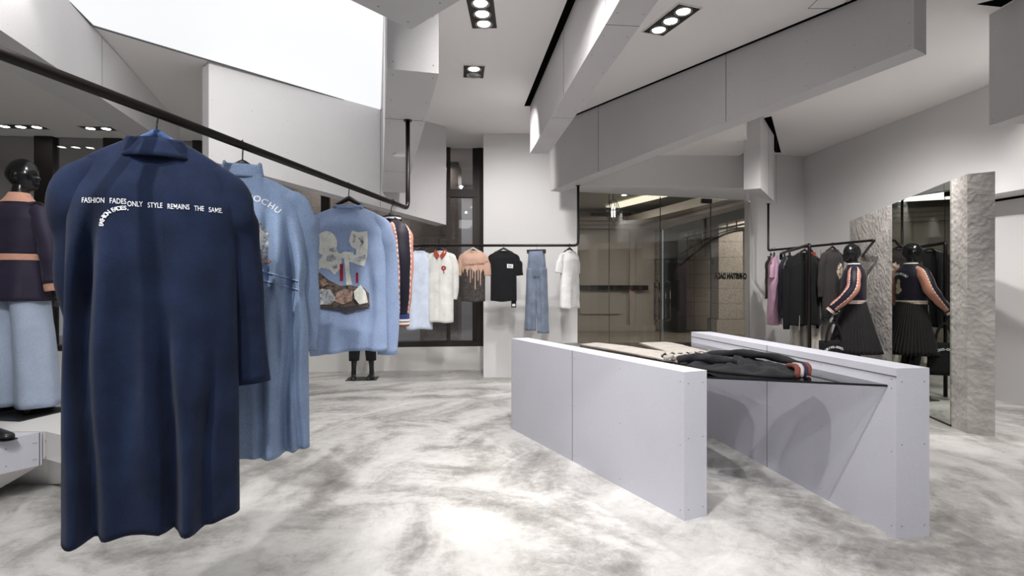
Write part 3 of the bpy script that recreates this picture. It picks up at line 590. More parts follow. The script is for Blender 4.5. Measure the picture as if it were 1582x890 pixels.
# ------------------------------------------------------------------ recessed downlights
M_LAMP = mat('lamp_glow', (1, 1, 1), 0.3, emit=(1.0, 0.98, 0.95), estr=12); M_REFL = mat('reflector', (0.35, 0.34, 0.33), 0.3, metal=0.9)
def downlight(px, py, dirpx, n, label, length=0.50, power=26, tilt=None, lit=None):
    Y = (CZ - CAM_Z) * F_PX / (HY - py); p = W(px, py, Y); Y2 = (CZ - CAM_Z) * F_PX / (HY - dirpx[1]); p2 = W(dirpx[0], dirpx[1], Y2)
    d = (p2 - p); d.z = 0; d.normalize(); s = Vector((-d.y, d.x, 0)); z = CZ
    t = thing('recessed_downlight', label, 'ceiling light', (p.x, p.y, z), math.atan2(d.y, d.x), 'recessed multi-lamp downlights')
    hx, hy = length / 2, 0.105
    bm = bmesh.new(); box(bm, -hx, hx, -hy, hy, -0.006, -0.001); link('housing', bm, M_FRAME, t)
    bm = bmesh.new()
    for a in ((-hx - 0.008, hx + 0.008, hy, hy + 0.008), (-hx - 0.008, hx + 0.008, -hy - 0.008, -hy), (-hx - 0.008, -hx, -hy, hy), (hx, hx + 0.008, -hy, hy)): box(bm, *a, -0.009, -0.001)
    link('bezel', bm, M_CEIL, t)
    for k in range(n):
        x = -hx + length * (k + 0.5) / n
        bm = bmesh.new(); R = [[Vector((x + math.cos(a) * r, math.sin(a) * r, zz)) for a in [2 * PI * j / 18 for j in range(18)]] for r, zz in ((0.074, -0.0065), (0.074, -0.016), (0.066, -0.016), (0.052, -0.0075))]
        loft(bm, R); ref_ = link('reflector', bm, M_REFL, t, True)
        bm = bmesh.new(); R = [[Vector((x + math.cos(a) * r, math.sin(a) * r, zz)) for a in [2 * PI * j / 18 for j in range(18)]] for r, zz in ((0.055, -0.007), (0.05, -0.013))]
        loft(bm, R, True, True); link('lamp', bm, M_LAMP if (lit is None or k in lit) else M_REFL, ref_, True)
    return t
downlight(745, 20, (743, 8), 3, 'three-lamp ceiling downlight at the top, nearest the overhead box')
downlight(732, 110, (733, 98), 2, 'two-lamp ceiling downlight above the central white column, one lamp dark', 0.32, lit=(1,))
downlight(1036, 31, (1060, 13), 3, 'three-lamp ceiling downlight between the two crossing beams')
downlight(164, 198, (180, 198.3), 3, 'three-lamp ceiling downlight above the window, nearer the navy coat', 0.62)
downlight(32, 195, (50, 195.4), 3, 'three-lamp ceiling downlight above the seated mannequin head by the left edge'.replace('seated ', ''), 0.62)
for x, y, tx, ty, tz, pw in ((-0.25, 4.4, -0.4, 4.6, 0, 60), (-0.4, 5.6, -0.3, 7.6, 1.0, 60), (1.35, 4.5, 1.3, 4.6, 0, 110), (-5.2, 7.4, -5.2, 7.0, 0, 45), (-6.4, 7.4, -6.4, 7.0, 0, 45), (-2.4, 7.3, -2.0, 7.4, 0, 45), (-3.1, 3.4, -3.3, 3.9, 0.8, 55), (-0.15, 5.9, 0.3, 7.9, 1.2, 60), (1.7, 6.9, 2.2, 7.8, 2.4, 10)):
    spot(x, y, 3.46, pw, tx, ty, tz)  # beams of the modelled downlights, plus added fill spots without fittings
for px, py in ((240, 68.5),):
    Y = 2.2 * F_PX / (HY - py); p = W(px, py, Y); bm = bmesh.new(); tube(bm, [(p.x, p.y, CZ), (p.x, p.y, CZ - 0.006)], 0.05, 20); tag(link('ceiling_sensor', bm, M_CEIL), 'flush round sensor disc on the grey ceiling triangle', 'sensor')
p = B0 + bd * 1.95 + Vector((0.14, 0)); bm = bmesh.new(); tube(bm, [(p.x, p.y, 2.4694), (p.x, p.y, 2.455)], [0.062, 0.055], 22); tag(link('smoke_detector', bm, mat('detector_white', (0.8, 0.8, 0.8), 0.4)), 'small white round detector under the beam beside the rail pipe', 'detector')
Y = 2.2 * F_PX / (HY - 1); p = W(1285, 1, Y); bm = bmesh.new()
for a in ((-.12, .12, -.12, -.115), (-.12, .12, .115, .12), (-.12, -.115, -.12, .12), (.115, .12, -.12, .12)): box(bm, p.x + a[0], p.x + a[1], p.y + a[2], p.y + a[3], CZ - 0.002, CZ - 0.0004)
struct('trim_10', bm, M_SEAM)

# ------------------------------------------------------------------ faceted platform on the left
plat = thing('display_platform', 'low faceted white platform carrying the mannequin at the left edge', 'platform', (0, 0, 0))
def facet(bm, top, zt, bot, zb):
    t = [bm.verts.new((x, y, zt)) for x, y in top]; b = [bm.verts.new((x, y, z)) for (x, y), z in zip(bot, zb)]; n = len(t)
    bm.faces.new(t); bm.faces.new(b[::-1])
    for i in range(n): bm.faces.new((b[i], b[(i + 1) % n], t[(i + 1) % n], t[i]))
M_PLAT = grainy('platform_board', (0.66, 0.65, 0.64), speck=0.06)
bm = bmesh.new(); facet(bm, [(-2.9, 3.42), (-2.25, 3.10), (-2.1, 4.7), (-5.0, 4.9), (-5.0, 3.43)], 0.400, [(-2.9, 3.42), (-2.25, 3.08), (-2.1, 4.7), (-5.0, 4.9), (-5.0, 3.43)], [0.23, 0.23, 0.23, 0.23, 0.23]); link('deck', bm, M_PLAT, plat)
bm = bmesh.new(); facet(bm, [(-2.9, 3.43), (-2.3, 3.12), (-2.15, 4.65), (-4.9, 4.8), (-4.9, 3.43)], 0.23, [(-3.05, 3.62), (-2.75, 3.58), (-2.6, 4.6), (-4.8, 4.7), (-4.8, 3.6)], [0, 0, 0, 0, 0]); link('underside', bm, M_PLAT, plat)
bx2 = thing('display_box', 'pale blue-lit drawer-like box in front of the faceted platform, holding shoes', 'display box', (0, 0, 0))
bm = bmesh.new(); facet(bm, [(-2.905, 3.40), (-3.0, 3.22), (-3.15, 2.75), (-4.2, 2.75), (-4.2, 3.40)], 0.402, [(-2.905, 3.40), (-3.0, 3.22), (-3.15, 2.75), (-4.2, 2.75), (-4.2, 3.40)], [0.20] * 5)
face_marks(bm, (-2.905, 3.40), (-3.0, 3.22), 0.20, 0.20, 0.402, (0.012,), (0.2, 0.7), 0.2, 1, (1, -1)); link('body', bm, [M_PLINTH, M_SEAM], bx2)
bm = bmesh.new(); facet(bm, [(-2.91, 3.39), (-3.005, 3.21), (-3.155, 2.76), (-4.2, 2.76), (-4.2, 3.39)], 0.20, [(-3.15, 3.39), (-3.3, 3.21), (-3.45, 2.9), (-4.2, 2.9), (-4.2, 3.39)], [0.06] * 5); link('base', bm, M_PLAT, bx2)

# ------------------------------------------------------------------ garments
def interp(tab, v):
    for (a, x), (b, y) in zip(tab, tab[1:]):
        if v <= b: t = (v - a) / (b - a) if b > a else 0; t = t * t * (3 - 2 * t) * 0.5 + t * 0.5; return x + (y - x) * t
    return tab[-1][1]
class Body:
    """hanging garment body: analytic surface so prints and lettering can follow it"""
    def __init__(s, wtab, L, neck=0.075, slope=0.32, depth=((0, 0.05), (0.15, 0.09), (1, 0.10)), fold=0.018, nf=5.0, ph=0.0, hem=0.0, fstart=0.15, seed=0.0, gather=None, creases=()):
        s.w, s.L, s.neck, s.slope, s.d, s.fold, s.nf, s.ph, s.hem, s.fs, s.seed, s.gather = wtab, L, neck, slope, depth, fold, nf, ph, hem, fstart, seed, gather
        s.cr = creases
    def top(s, x):
        e = max(0, abs(x) - s.neck); return -s.slope * e - max(0, abs(x) - s.neck) ** 2 * 0.9
    def bot(s, x): return -s.L + s.hem * x + 0.006 * math.sin(x * 23 + s.ph)
    def rip(s, x, v):
        a = s.fold * max(0, (v - s.fs) / (1 - s.fs)) ** 0.8
        r = a * (math.sin(s.nf * x * 9 + s.ph + 0.6 * math.sin(v * 2)) + 0.45 * math.sin(s.nf * x * 21 + s.ph * 2.3 + v)) + 0.006 * noise.noise(Vector((x * 9, v * 6, s.seed)))
        for xc, wd_, dp, v0, v1 in s.cr:
            k = min(1, max(0, (v - v0) / 0.22)) * (1 if v1 >= 1 else min(1, max(0, (v1 - v) / 0.12))); xx = (x - xc - 0.012 * math.sin(v * 7 + xc * 30)) / wd_
            r += dp * k * (math.exp(-xx * xx) - 0.30 * math.exp(-((xx - 2.2) ** 2) / 2.4) - 0.30 * math.exp(-((xx + 2.2) ** 2) / 2.4))
        r += 0.004 * noise.noise(Vector((x * 22, v * 9, s.seed + 4)))
        if s.gather:
            g = math.exp(-((v - s.gather) / 0.05) ** 2); r += 0.013 * g * math.sin(x * 150) + 0.010 * math.exp(-((v - s.gather) / 0.14) ** 2) * math.sin(x * 75 + v * 6)
        return r
    def half(s, x, v):
        w = interp(s.w, v); c = min(1, abs(x) / w) ** 1.35; d = interp(s.d, v)
        f = 1.0 if (v > 0.12) else (0.10 + 0.90 * math.sqrt(max(v, 0) / 0.12))
        if v <= 0.12 and abs(x) < s.neck: f = max(f, 0.9 * (1 - v / 0.12) + f * v / 0.12) if f < 0.9 else f
        if s.gather: d *= 1 - 0.3 * math.exp(-((v - s.gather) / 0.08) ** 2)
        return d * f * math.sqrt(max(0, 1 - c * c))
    def pt(s, x, v, side):
        return Vector((x, side * s.half(x, v) + s.rip(x, v), s.top(x) * (1 - v) + s.bot(x) * v))
    def surf(s, x, z, side=-1, off=0.0015):
        v = (s.top(x) - z) / (s.top(x) - s.bot(x)); v = min(max(v, 0), 1); return Vector((x, side * (s.half(x, v) + off) + s.rip(x, v), z))
    def mesh(s, nu=72, nv=60, mfun=None):
        bm = bmesh.new(); R = []
        for i in range(nv + 1):
            v = (i / nv) ** 1.25; w = interp(s.w, v) ; r = []
            for j in range(nu):
                t = 2 * PI * (j + 0.5) / nu; c = math.cos(t); x = w * (1 if c > 0 else -1) * abs(c) ** 0.85
                r.append(s.pt(x, v, -1 if math.sin(t) > 0 else 1))
            R.append(r)
        loft(bm, R, mfun=mfun); return bm
def solid(o, t=0.003):
    m = o.modifiers.new('thickness', 'SOLIDIFY'); m.thickness = t; m.offset = -1; return o
def patch(b, pts, side=-1, off=0.002, cuts=5):
    """flat print outline laid on the garment surface"""
    bm = bmesh.new(); bm.faces.new([bm.verts.new((p[0], p[1], 0)) for p in pts]); bmesh.ops.triangulate(bm, faces=bm.faces[:])
    for _ in range(3 if cuts > 3 else 1):
        E_ = [e for e in bm.edges if e.calc_length() > 0.025]
        if E_: bmesh.ops.subdivide_edges(bm, edges=E_, cuts=1); bmesh.ops.triangulate(bm, faces=bm.faces[:])
    for v in bm.verts: v.co = b.surf(v.co.x, v.co.y, side, off)
    return bm
def blob(cx, cz, rx, rz, n=22, j=0.15, seed=1):
    return [(cx + rx * math.cos(2 * PI * i / n) * (1 + j * noise.noise(Vector((i * 0.8, seed, 0)))), cz + rz * math.sin(2 * PI * i / n) * (1 + j * noise.noise(Vector((i * 0.8, seed, 3))))) for i in range(n)]
def put_text(b, bm, x0, z0, side=-1, off=0.002, rot=0, mirror=1):
    c, s_ = math.cos(rot), math.sin(rot)
    for v in bm.verts:
        x, y = v.co.x * mirror, v.co.y; v.co = b.surf(x0 + x * c - y * s_, z0 + x * s_ + y * c, side, off)
    return bm
def merge(dst, src):
    me = bpy.data.meshes.new('t'); src.to_mesh(me); src.free(); dst.from_mesh(me); bpy.data.meshes.remove(me)
def sleeve(parent, name, m, pts, rad, flat=0.55, n=24, seed=0, wr=0.06, ref=(0, 1, 0), cuff=None, cuffm=None, mfun=None, ps=6):
    bm = bmesh.new(); f = lambda s, t: wr * (noise.noise(Vector((s * 9, math.cos(t) * 1.5, math.sin(t) * 1.5 + seed))) + 0.6 * math.sin(s * 26 + t + seed) * (0.3 + s))
    tube(bm, pts, rad, n, False, flat, ref, rip=f, pts_smooth=ps, mfun=mfun); o = solid(link(name, bm, m, parent, True))
    if cuff:
        bm = bmesh.new(); a = Vector(pts[-1]); d = (a - Vector(pts[-2])).normalized(); r = rad[-1]
        k = len(cuff); tube(bm, [a + d * (cuff[-1][0] * i / 12 if False else cuff[-1][0] * i / 12) for i in range(13)], [r * 0.98] * 12 + [r * 0.9], n, False, flat, ref, mfun=lambda i, j: next((q for q, (h, _) in enumerate(cuff) if i / 12 * cuff[-1][0] <= h), k - 1))
        solid(link('cuff', bm, [c_[1] for c_ in cuff], parent, True))
    return o
def arm(parent, b, m, sx, pts, rad, nm='sleeve', r0=0.066, **kw):
    sw = b.w[1][1]; p0 = (sx * sw * 0.60, 0.0, b.top(sw * 0.60) - 0.060); p1 = (sx * sw * 0.88, 0.004, b.top(sw * 0.88) - r0 + 0.004)
    return sleeve(parent, nm, m, [p0, p1, (sx * sw * 0.965, 0.008, b.top(sw) - 0.125)] + [(sx * x, y, z) for x, y, z in pts], [0.040, r0 * 0.86, r0 * 0.98] + list(rad), **kw)
def collar(parent, b, h, m, rx=None, name='collar', lean=0.0, flare=1.0, z0=-0.012, back=1.0):
    rx = rx or b.neck + 0.006; bm = bmesh.new(); R = []
    for i in range(6):
        f = i / 5; R.append([Vector((math.cos(t) * rx * (1 + (flare - 1) * f), math.sin(t) * (b.d[0][1] * 1.05) * (1 + (flare - 1) * f) + lean * f, z0 + h * f * (1.0 if math.sin(t) * back > -0.5 else 0.8))) for t in [2 * PI * j / 28 for j in range(28)]])
    loft(bm, R); return solid(link(name, bm, m, parent, True), 0.004)
def hanger(loc, rz, rail_z, label, hw=0.12, m=None, hook_up=None, group='garment hangers'):
    """loc z = neck height of the garment; hook reaches over the rail"""
    t = thing('clothes_hanger', label, 'hanger', loc, rz, group); m = m or M_BLACKPLASTIC; dz = rail_z - loc[2]
    bm = bmesh.new(); tube(bm, [(x * hw, 0, (0.030 - 0.55 * abs(x * hw)) if abs(x * hw) < 0.06 else (-0.003 - 0.40 * (abs(x * hw) - 0.06))) for x in [i / 10 - 1 for i in range(21)]], [0.008 + 0.006 * (1 - abs(i / 10 - 1)) for i in range(21)], 10, True, 1.0, (0, 0, 1)); link('shoulder_bar', bm, m, t, True)
    bm = bmesh.new(); r = 0.021; pts = [(0, 0, 0.03), (0, 0, dz - 0.045), (0, 0.004, dz - 0.03)]
    pts += [(0, 0.001 + r * math.cos(a), dz + r * math.sin(a) ) for a in [-0.9 + 4.0 * i / 10 for i in range(11)]]
    tube(bm, pts, 0.0028, 6); link('hook', bm, mat('hook_steel', (0.03, 0.03, 0.03), 0.3, metal=0.8), t, True)
    return t
GAR = {}
# --- long navy coat -----------------------------------------------------------------------------------
M_NAVY = fabric('navy_wool', (0.0095, 0.018, 0.049), vary=0.3, bscale=600, bump=0.35)
M_NAVYIN = fabric('navy_under', (0.012, 0.018, 0.045)); M_WHITE_THREAD = mat('white_thread', (0.85, 0.87, 0.92), 0.6)
A27 = math.radians(24)
L1 = (-1.135, 1.757, 1.765)
co = thing('long_coat', 'long navy coat with curved white lettering across its back, nearest on the thick rail', 'coat', L1, A27, 'coats and jackets on the thick rail')
b1 = Body([(0, 0.215), (0.10, 0.232), (0.3, 0.229), (0.7, 0.236), (1, 0.238)], 1.225, 0.075, 0.50, ((0, 0.045), (0.15, 0.075), (1, 0.085)), 0.020, 2.2, 2.4, 0.0, 0.12, 1, creases=((-0.170, 0.022, 0.085, 0.12, 1), (0.045, 0.018, 0.070, 0.42, 1), (0.150, 0.014, 0.026, 0.5, 1), (-0.06, 0.03, 0.012, 0.3, 0.8)))
link('body', b1.mesh(110, 70), M_NAVY, co, True); solid(co.children[0])
bm = bmesh.new(); R = []
for i in range(5):
    f = i / 4; R.append([Vector((math.cos(t) * (0.062 + 0.042 * f), math.sin(t) * (0.044 + 0.024 * f), 0.004 - 0.062 * f * (1 if math.sin(t) < 0 else 0.7))) for t in [2 * PI * j / 32 for j in range(32)]])
loft(bm, R); solid(link('collar', bm, M_NAVY, co, True), 0.005)
arm(co, b1, M_NAVY, -1, [(0.214, 0.03, -0.30), (0.218, 0.06, -0.46), (0.185, 0.09, -0.68)], [0.062, 0.060, 0.056], seed=2)
arm(co, b1, M_NAVY, 1, [(0.238, 0.03, -0.30), (0.252, 0.05, -0.52), (0.275, 0.06, -0.80)], [0.062, 0.060, 0.056], flat=0.6, seed=5)
bm = bmesh.new()
for i in range(30):
    z0 = -0.08 - 1.12 * i / 30; z1 = -0.08 - 1.12 * (i + 1) / 30; q_ = [b1.surf(0.028 - 0.0009, z0, -1, 0.0006), b1.surf(0.028 + 0.0009, z0, -1, 0.0006), b1.surf(0.028 + 0.0009, z1, -1, 0.0006), b1.surf(0.028 - 0.0009, z1, -1, 0.0006)]
    bm.faces.new([bm.verts.new(p) for p in q_])
link('centre_seam', bm, M_NAVYIN, co)
bm = bmesh.new(); x = -0.182
for i, wd_ in enumerate(('FASHION', 'FADES', 'ONLY', 'STYLE', 'REMAINS', 'THE', 'SAME.')):
    tb = text_bm(wd_, 0.0225, 'LEFT', 1.0, 0.0002); [setattr(v.co, 'x', v.co.x * 0.66) for v in tb.verts]; xm = max(v.co.x for v in tb.verts); z = -0.212 + (0.004 if i < 2 else -0.0012 * i)
    put_text(b1, tb, x, z, rot=(0 if i < 2 else 0.02)); merge(bm, tb); x += xm + (0.0125 if i != 1 else 0.002)
c_ = 'FASHION FADES,'
for i, ch in enumerate(c_):
    if ch == ' ': continue
    f = i / 13; a = PI - f * PI * 0.52; xx = -0.066 + 0.062 * math.cos(a); zz = -0.281 + 0.054 * math.sin(a); tb = text_bm(ch, 0.0175, 'CENTER', 1, 0.0004); put_text(b1, tb, xx, zz, rot=a - PI / 2); merge(bm, tb)
link('embroidered_lettering', bm, M_WHITE_THREAD, co)['label'] = 'white curved embroidered lettering'
hanger((L1[0], L1[1], L1[2] - 0.004), A27, 1.85, 'hanger with a blue padded bar inside the navy long coat', 0.055, fabric('blue_pad', (0.10, 0.17, 0.38)))

# --- light blue gathered coat ----------------------------------------------------------------------------
M_CHAM = fabric('chambray_blue', (0.225, 0.305, 0.46), vary=0.08, bscale=350)
L2 = (-1.050, 2.144, 1.735)
A2 = math.radians(22)
c2 = thing('long_coat', 'long light blue coat gathered at the waist, lettering on its back, behind the navy coat', 'coat', L2, A2, 'coats and jackets on the thick rail')
b2 = Body([(0, 0.205), (0.10, 0.225), (0.30, 0.232), (0.36, 0.225), (0.5, 0.240), (1, 0.245)], 1.085, 0.070, 0.34, ((0, 0.045), (0.15, 0.080), (1, 0.09)), 0.016, 3.3, 2.0, 0.0, 0.22, 4, gather=0.36, creases=((0.165, 0.018, 0.055, 0.08, 1), (0.10, 0.018, 0.030, 0.02, 0.42), (0.06, 0.014, 0.034, 0.34, 1), (-0.05, 0.02, 0.04, 0.35, 1), (0.20, 0.012, 0.03, 0.40, 1), (0.115, 0.012, 0.022, 0.38, 0.9)))
link('body', b2.mesh(170, 80), M_CHAM, c2, True); solid(c2.children[0])
collar(c2, b2, 0.062, M_CHAM, 0.078, flare=0.88)
arm(c2, b2, M_CHAM, -1, [(0.225, 0.02, -0.28), (0.235, 0.03, -0.48), (0.22, 0.05, -0.70)], [0.06, 0.056, 0.05], seed=8, wr=0.12)
arm(c2, b2, M_CHAM, 1, [(0.222, 0.03, -0.28), (0.232, 0.05, -0.46), (0.232, 0.07, -0.70)], [0.060, 0.052, 0.048], seed=3, wr=0.16)
bm = bmesh.new()
for i, ch in enumerate('UKIYO-DOCHU'):
    a = (i - 5) * 0.145; r = 0.19; tb = text_bm(ch, 0.034, 'CENTER', 1, 0.0002); put_text(b2, tb, r * math.sin(a), -0.281 + r * math.cos(a), rot=-a * 0.9); merge(bm, tb)
link('printed_lettering', bm, mat('white_print', (0.82, 0.84, 0.86), 0.6), c2)['label'] = 'white arched printed lettering'
def prints(parent, b, items):
    for k, (nm, pts, m, lb) in enumerate(items):
        o = link(nm, patch(b, pts, off=0.0018 + 0.0005 * k), m, parent)
        if lb: o['label'] = lb
M_IVORY = fabric('print_ivory', (0.70, 0.70, 0.64), vary=0.12, vscale=40); M_ROCK = mat('print_rock', (0.10, 0.075, 0.06), 0.8, vary=0.9, vscale=55)
M_RED = fabric('print_red', (0.30, 0.02, 0.03)); M_INK = fabric('print_ink', (0.05, 0.05, 0.06)); M_GREYP = mat('print_grey', (0.36, 0.37, 0.38), 0.8, vary=0.7, vscale=60); M_BLUSH = mat('print_blush', (0.30, 0.20, 0.16), 0.8, vary=0.6, vscale=60)
prints(c2, b2, [('printed_patch', blob(0.025, -0.27, 0.07, 0.10, 26, 0.5, 2), M_GREYP, 'pale ink-sketch print'), ('printed_patch', blob(0.05, -0.25, 0.035, 0.05, 20, 0.6, 5), M_IVORY, None), ('printed_patch', blob(0.055, -0.335, 0.05, 0.010, 20, 0.6, 7), M_BLUSH, None)])
for v_ in (0.345, 0.378):
    bm = bmesh.new(); zz = [b2.pt(x_ / 100, v_, -1) + Vector((0, -0.001, 0)) for x_ in range(-21, 22)]; tube(bm, zz, [0.0035 + 0.0012 * (i % 2) for i in range(43)], 6); link('waist_seam', bm, M_CHAM, c2, True)
hanger((L2[0], L2[1], L2[2] + 0.018), A2, 1.85, 'slim black hanger inside the long light blue coat', 0.06)

# --- light blue jacket with pictorial print ------------------------------------------------------------------
M_OXF = fabric('oxford_blue', (0.285, 0.370, 0.560), vary=0.07, bscale=300)
L3 = (-0.895, 3.016, 1.735)
A3 = math.radians(8)
c3 = thing('shirt_jacket', 'light blue collarless jacket with a large pale and brown print on its back', 'jacket', L3, A3, 'coats and jackets on the thick rail')
b3 = Body([(0, 0.175), (0.10, 0.192), (0.4, 0.198), (1, 0.208)], 0.785, 0.070, 0.34, ((0, 0.05), (0.15, 0.085), (1, 0.085)), 0.008, 2.0, 0.4, 0.03, 0.3, 9, creases=((0.115, 0.02, 0.018, 0.3, 1), (-0.02, 0.03, 0.014, 0.65, 1), (-0.12, 0.02, 0.012, 0.5, 1)))
link('body', b3.mesh(100, 50), M_OXF, c3, True); solid(c3.children[0])
collar(c3, b3, 0.026, M_OXF, 0.078, flare=0.97)
arm(c3, b3, M_OXF, -1, [(0.200, 0.03, -0.27), (0.205, 0.05, -0.52), (0.175, 0.07, -0.815)], [0.058, 0.056, 0.050], flat=0.6, seed=12)
arm(c3, b3, M_OXF, 1, [(0.200, 0.03, -0.27), (0.212, 0.04, -0.52), (0.205, 0.05, -0.815)], [0.058, 0.058, 0.054], flat=0.6, seed=15)
prints(c3, b3, [
    ('printed_patch', [(-0.19, -0.37), (-0.14, -0.36), (-0.09, -0.40), (-0.03, -0.43), (0.03, -0.43), (0.09, -0.44), (0.115, -0.47), (0.12, -0.545), (0.05, -0.555), (-0.06, -0.56), (-0.15, -0.55), (-0.185, -0.52), (-0.192, -0.44)], M_ROCK, 'brown rocky print'),
    ('printed_patch', blob(-0.105, -0.205, 0.058, 0.066, 28, 0.05, 1), M_IVORY, 'ivory disc of the print'),
    ('printed_patch', [(-0.10, -0.24), (-0.06, -0.235), (-0.03, -0.262), (-0.022, -0.30), (-0.035, -0.345), (-0.06, -0.372), (-0.085, -0.345), (-0.13, -0.335), (-0.16, -0.352), (-0.165, -0.31), (-0.13, -0.28)], M_IVORY, None),
    ('printed_patch', [(0.030, -0.135), (0.060, -0.145), (0.108, -0.137), (0.112, -0.20), (0.108, -0.27), (0.092, -0.325), (0.055, -0.315), (0.012, -0.30), (0.026, -0.272), (0.052, -0.262), (0.052, -0.235), (0.028, -0.222), (0.014, -0.19)], M_IVORY, 'ivory wave-like shape of the print'),
    ('printed_patch', [(-0.035, -0.262), (-0.01, -0.248), (0.035, -0.252), (0.045, -0.278), (0.005, -0.285), (-0.03, -0.285)], M_IVORY, None),
    ('printed_patch', [(-0.012, -0.28), (0.014, -0.28), (0.018, -0.35), (0.030, -0.425), (0.000, -0.425), (-0.004, -0.35)], M_IVORY, None),
    ('printed_patch', [(-0.032, -0.315), (-0.016, -0.315), (-0.016, -0.405), (-0.032, -0.405)], M_RED, 'red bar of the print'),
    ('printed_patch', [(0.050, -0.36), (0.062, -0.36), (0.062, -0.415), (0.050, -0.415)], M_RED, None),
    ('printed_patch', [(-0.085, -0.232), (-0.055, -0.225), (-0.040, -0.245), (-0.062, -0.252), (-0.088, -0.246)], M_GREYP, None), ('printed_patch', [(-0.10, -0.275), (-0.07, -0.262), (-0.05, -0.285), (-0.075, -0.302), (-0.105, -0.297)], M_GREYP, None), ('printed_patch', [(-0.075, -0.325), (-0.045, -0.315), (-0.042, -0.335), (-0.065, -0.342)], M_GREYP, None),
    ('printed_patch', [(0.062, -0.175), (0.088, -0.165), (0.092, -0.205), (0.066, -0.238), (0.078, -0.20)], M_GREYP, None), ('printed_patch', [(0.045, -0.285), (0.10, -0.262), (0.098, -0.285), (0.06, -0.305)], M_GREYP, None), ('printed_patch', [(0.035, -0.15), (0.05, -0.165), (0.045, -0.20), (0.034, -0.20), (0.04, -0.175)], M_GREYP, None),
    ('printed_patch', [(-0.17, -0.50), (-0.13, -0.445), (-0.08, -0.45), (-0.05, -0.50), (-0.08, -0.53), (-0.14, -0.53)], M_GREYP, None), ('printed_patch', [(-0.05, -0.47), (-0.01, -0.445), (0.035, -0.46), (0.03, -0.51), (-0.02, -0.53), (-0.06, -0.51)], M_BLUSH, None), ('printed_patch', [(0.04, -0.46), (0.075, -0.425), (0.10, -0.46), (0.112, -0.52), (0.07, -0.53), (0.045, -0.50)], M_IVORY, None), ('printed_patch', [(-0.14, -0.40), (-0.11, -0.39), (-0.09, -0.42), (-0.12, -0.435)], M_BLUSH, None),
    ('printed_patch', [(-0.17, -0.545), (0.10, -0.54), (0.125, -0.552), (0.06, -0.562), (0.0, -0.58), (-0.05, -0.562)], M_INK, 'dark ink strokes under the print'),
])
hanger((L3[0], L3[1], L3[2] + 0.02), A3, 1.85, 'black hanger inside the blue printed jacket', 0.075)

# --- satin bomber jacket (made once, reused on the mannequin) ---------------------------------------------
M_BNAVY = fabric('satin_navy', (0.012, 0.010, 0.020), rough=0.5, bump=0.05); M_PINK = fabric('satin_pink', (0.52, 0.235, 0.175), rough=0.42, bump=0.05, vary=0.12); M_CREAM = fabric('rib_cream', (0.72, 0.68, 0.64)); M_RUST = fabric('rib_rust', (0.30, 0.08, 0.045)); M_BLUERIB = fabric('rib_blue', (0.03, 0.045, 0.15))
L4 = (-0.785, 3.575, 1.735)
A4 = math.radians(-60)
c4 = thing('bomber_jacket', 'navy and pink satin bomber jacket seen edge-on, last on the thick rail', 'jacket', L4, A4, 'coats and jackets on the thick rail')
b4 = Body([(0, 0.185), (0.12, 0.205), (0.5, 0.215), (0.86, 0.20), (1, 0.165)], 0.475, 0.075, 0.30, ((0, 0.055), (0.15, 0.10), (0.8, 0.11), (1, 0.085)), 0.006, 3.0, 1.0, 0, 0.3, 20)
link('body', b4.mesh(90, 40), M_BNAVY, c4, True); solid(c4.children[0])
ribs = [(0.028, M_BLUERIB), (0.040, M_CREAM), (0.050, M_BNAVY), (0.062, M_CREAM), (0.078, M_RUST)]
bm = bmesh.new(); R = [[Vector((math.cos(t) * 0.162, math.sin(t) * 0.082 + b4.rip(math.cos(t) * 0.162, 1), -0.470 - 0.078 * i / 12)) for t in [2 * PI * j / 40 for j in range(40)]] for i in range(13)]
loft(bm, R, mfun=lambda i, j: next(q for q, (h, _) in enumerate(ribs) if (i + 0.5) / 12 * 0.078 <= h)); solid(link('waist_rib', bm, [r_[1] for r_ in ribs], c4, True))['label'] = 'striped navy, cream and rust waistband'
bm = bmesh.new(); R = [[Vector((math.cos(t) * 0.083, math.sin(t) * 0.060, -0.012 + 0.034 * i / 6)) for t in [2 * PI * j / 28 for j in range(28)]] for i in range(7)]
loft(bm, R, mfun=lambda i, j: 1 if i in (2, 3) else 0); solid(link('collar', bm, [M_BNAVY, M_CREAM], c4, True))
def stripe(i, j, n=48):
    k = min(j, n - 1 - j); return 1 if k < 4 else (2 if k == 4 and i % 2 == 0 else 0)
for sx, sd_ in ((1, 31), (-1, 33)):
    sleeve(c4, 'sleeve', [M_PINK, M_BNAVY, M_CREAM], [(sx * 0.09, 0.0, -0.065), (sx * 0.175, 0, -0.12), (sx * 0.225, 0.0, -0.34), (sx * 0.215, 0.0, -0.60)], [0.060, 0.080, 0.068, 0.048], 0.80, seed=sd_, wr=0.05, ref=(sx, 0, 0), cuff=ribs, mfun=stripe, n=48, ps=16)
hanger((L4[0], L4[1], L4[2] + 0.01), A4, 1.85, 'black hanger inside the edge-on bomber jacket', 0.10)

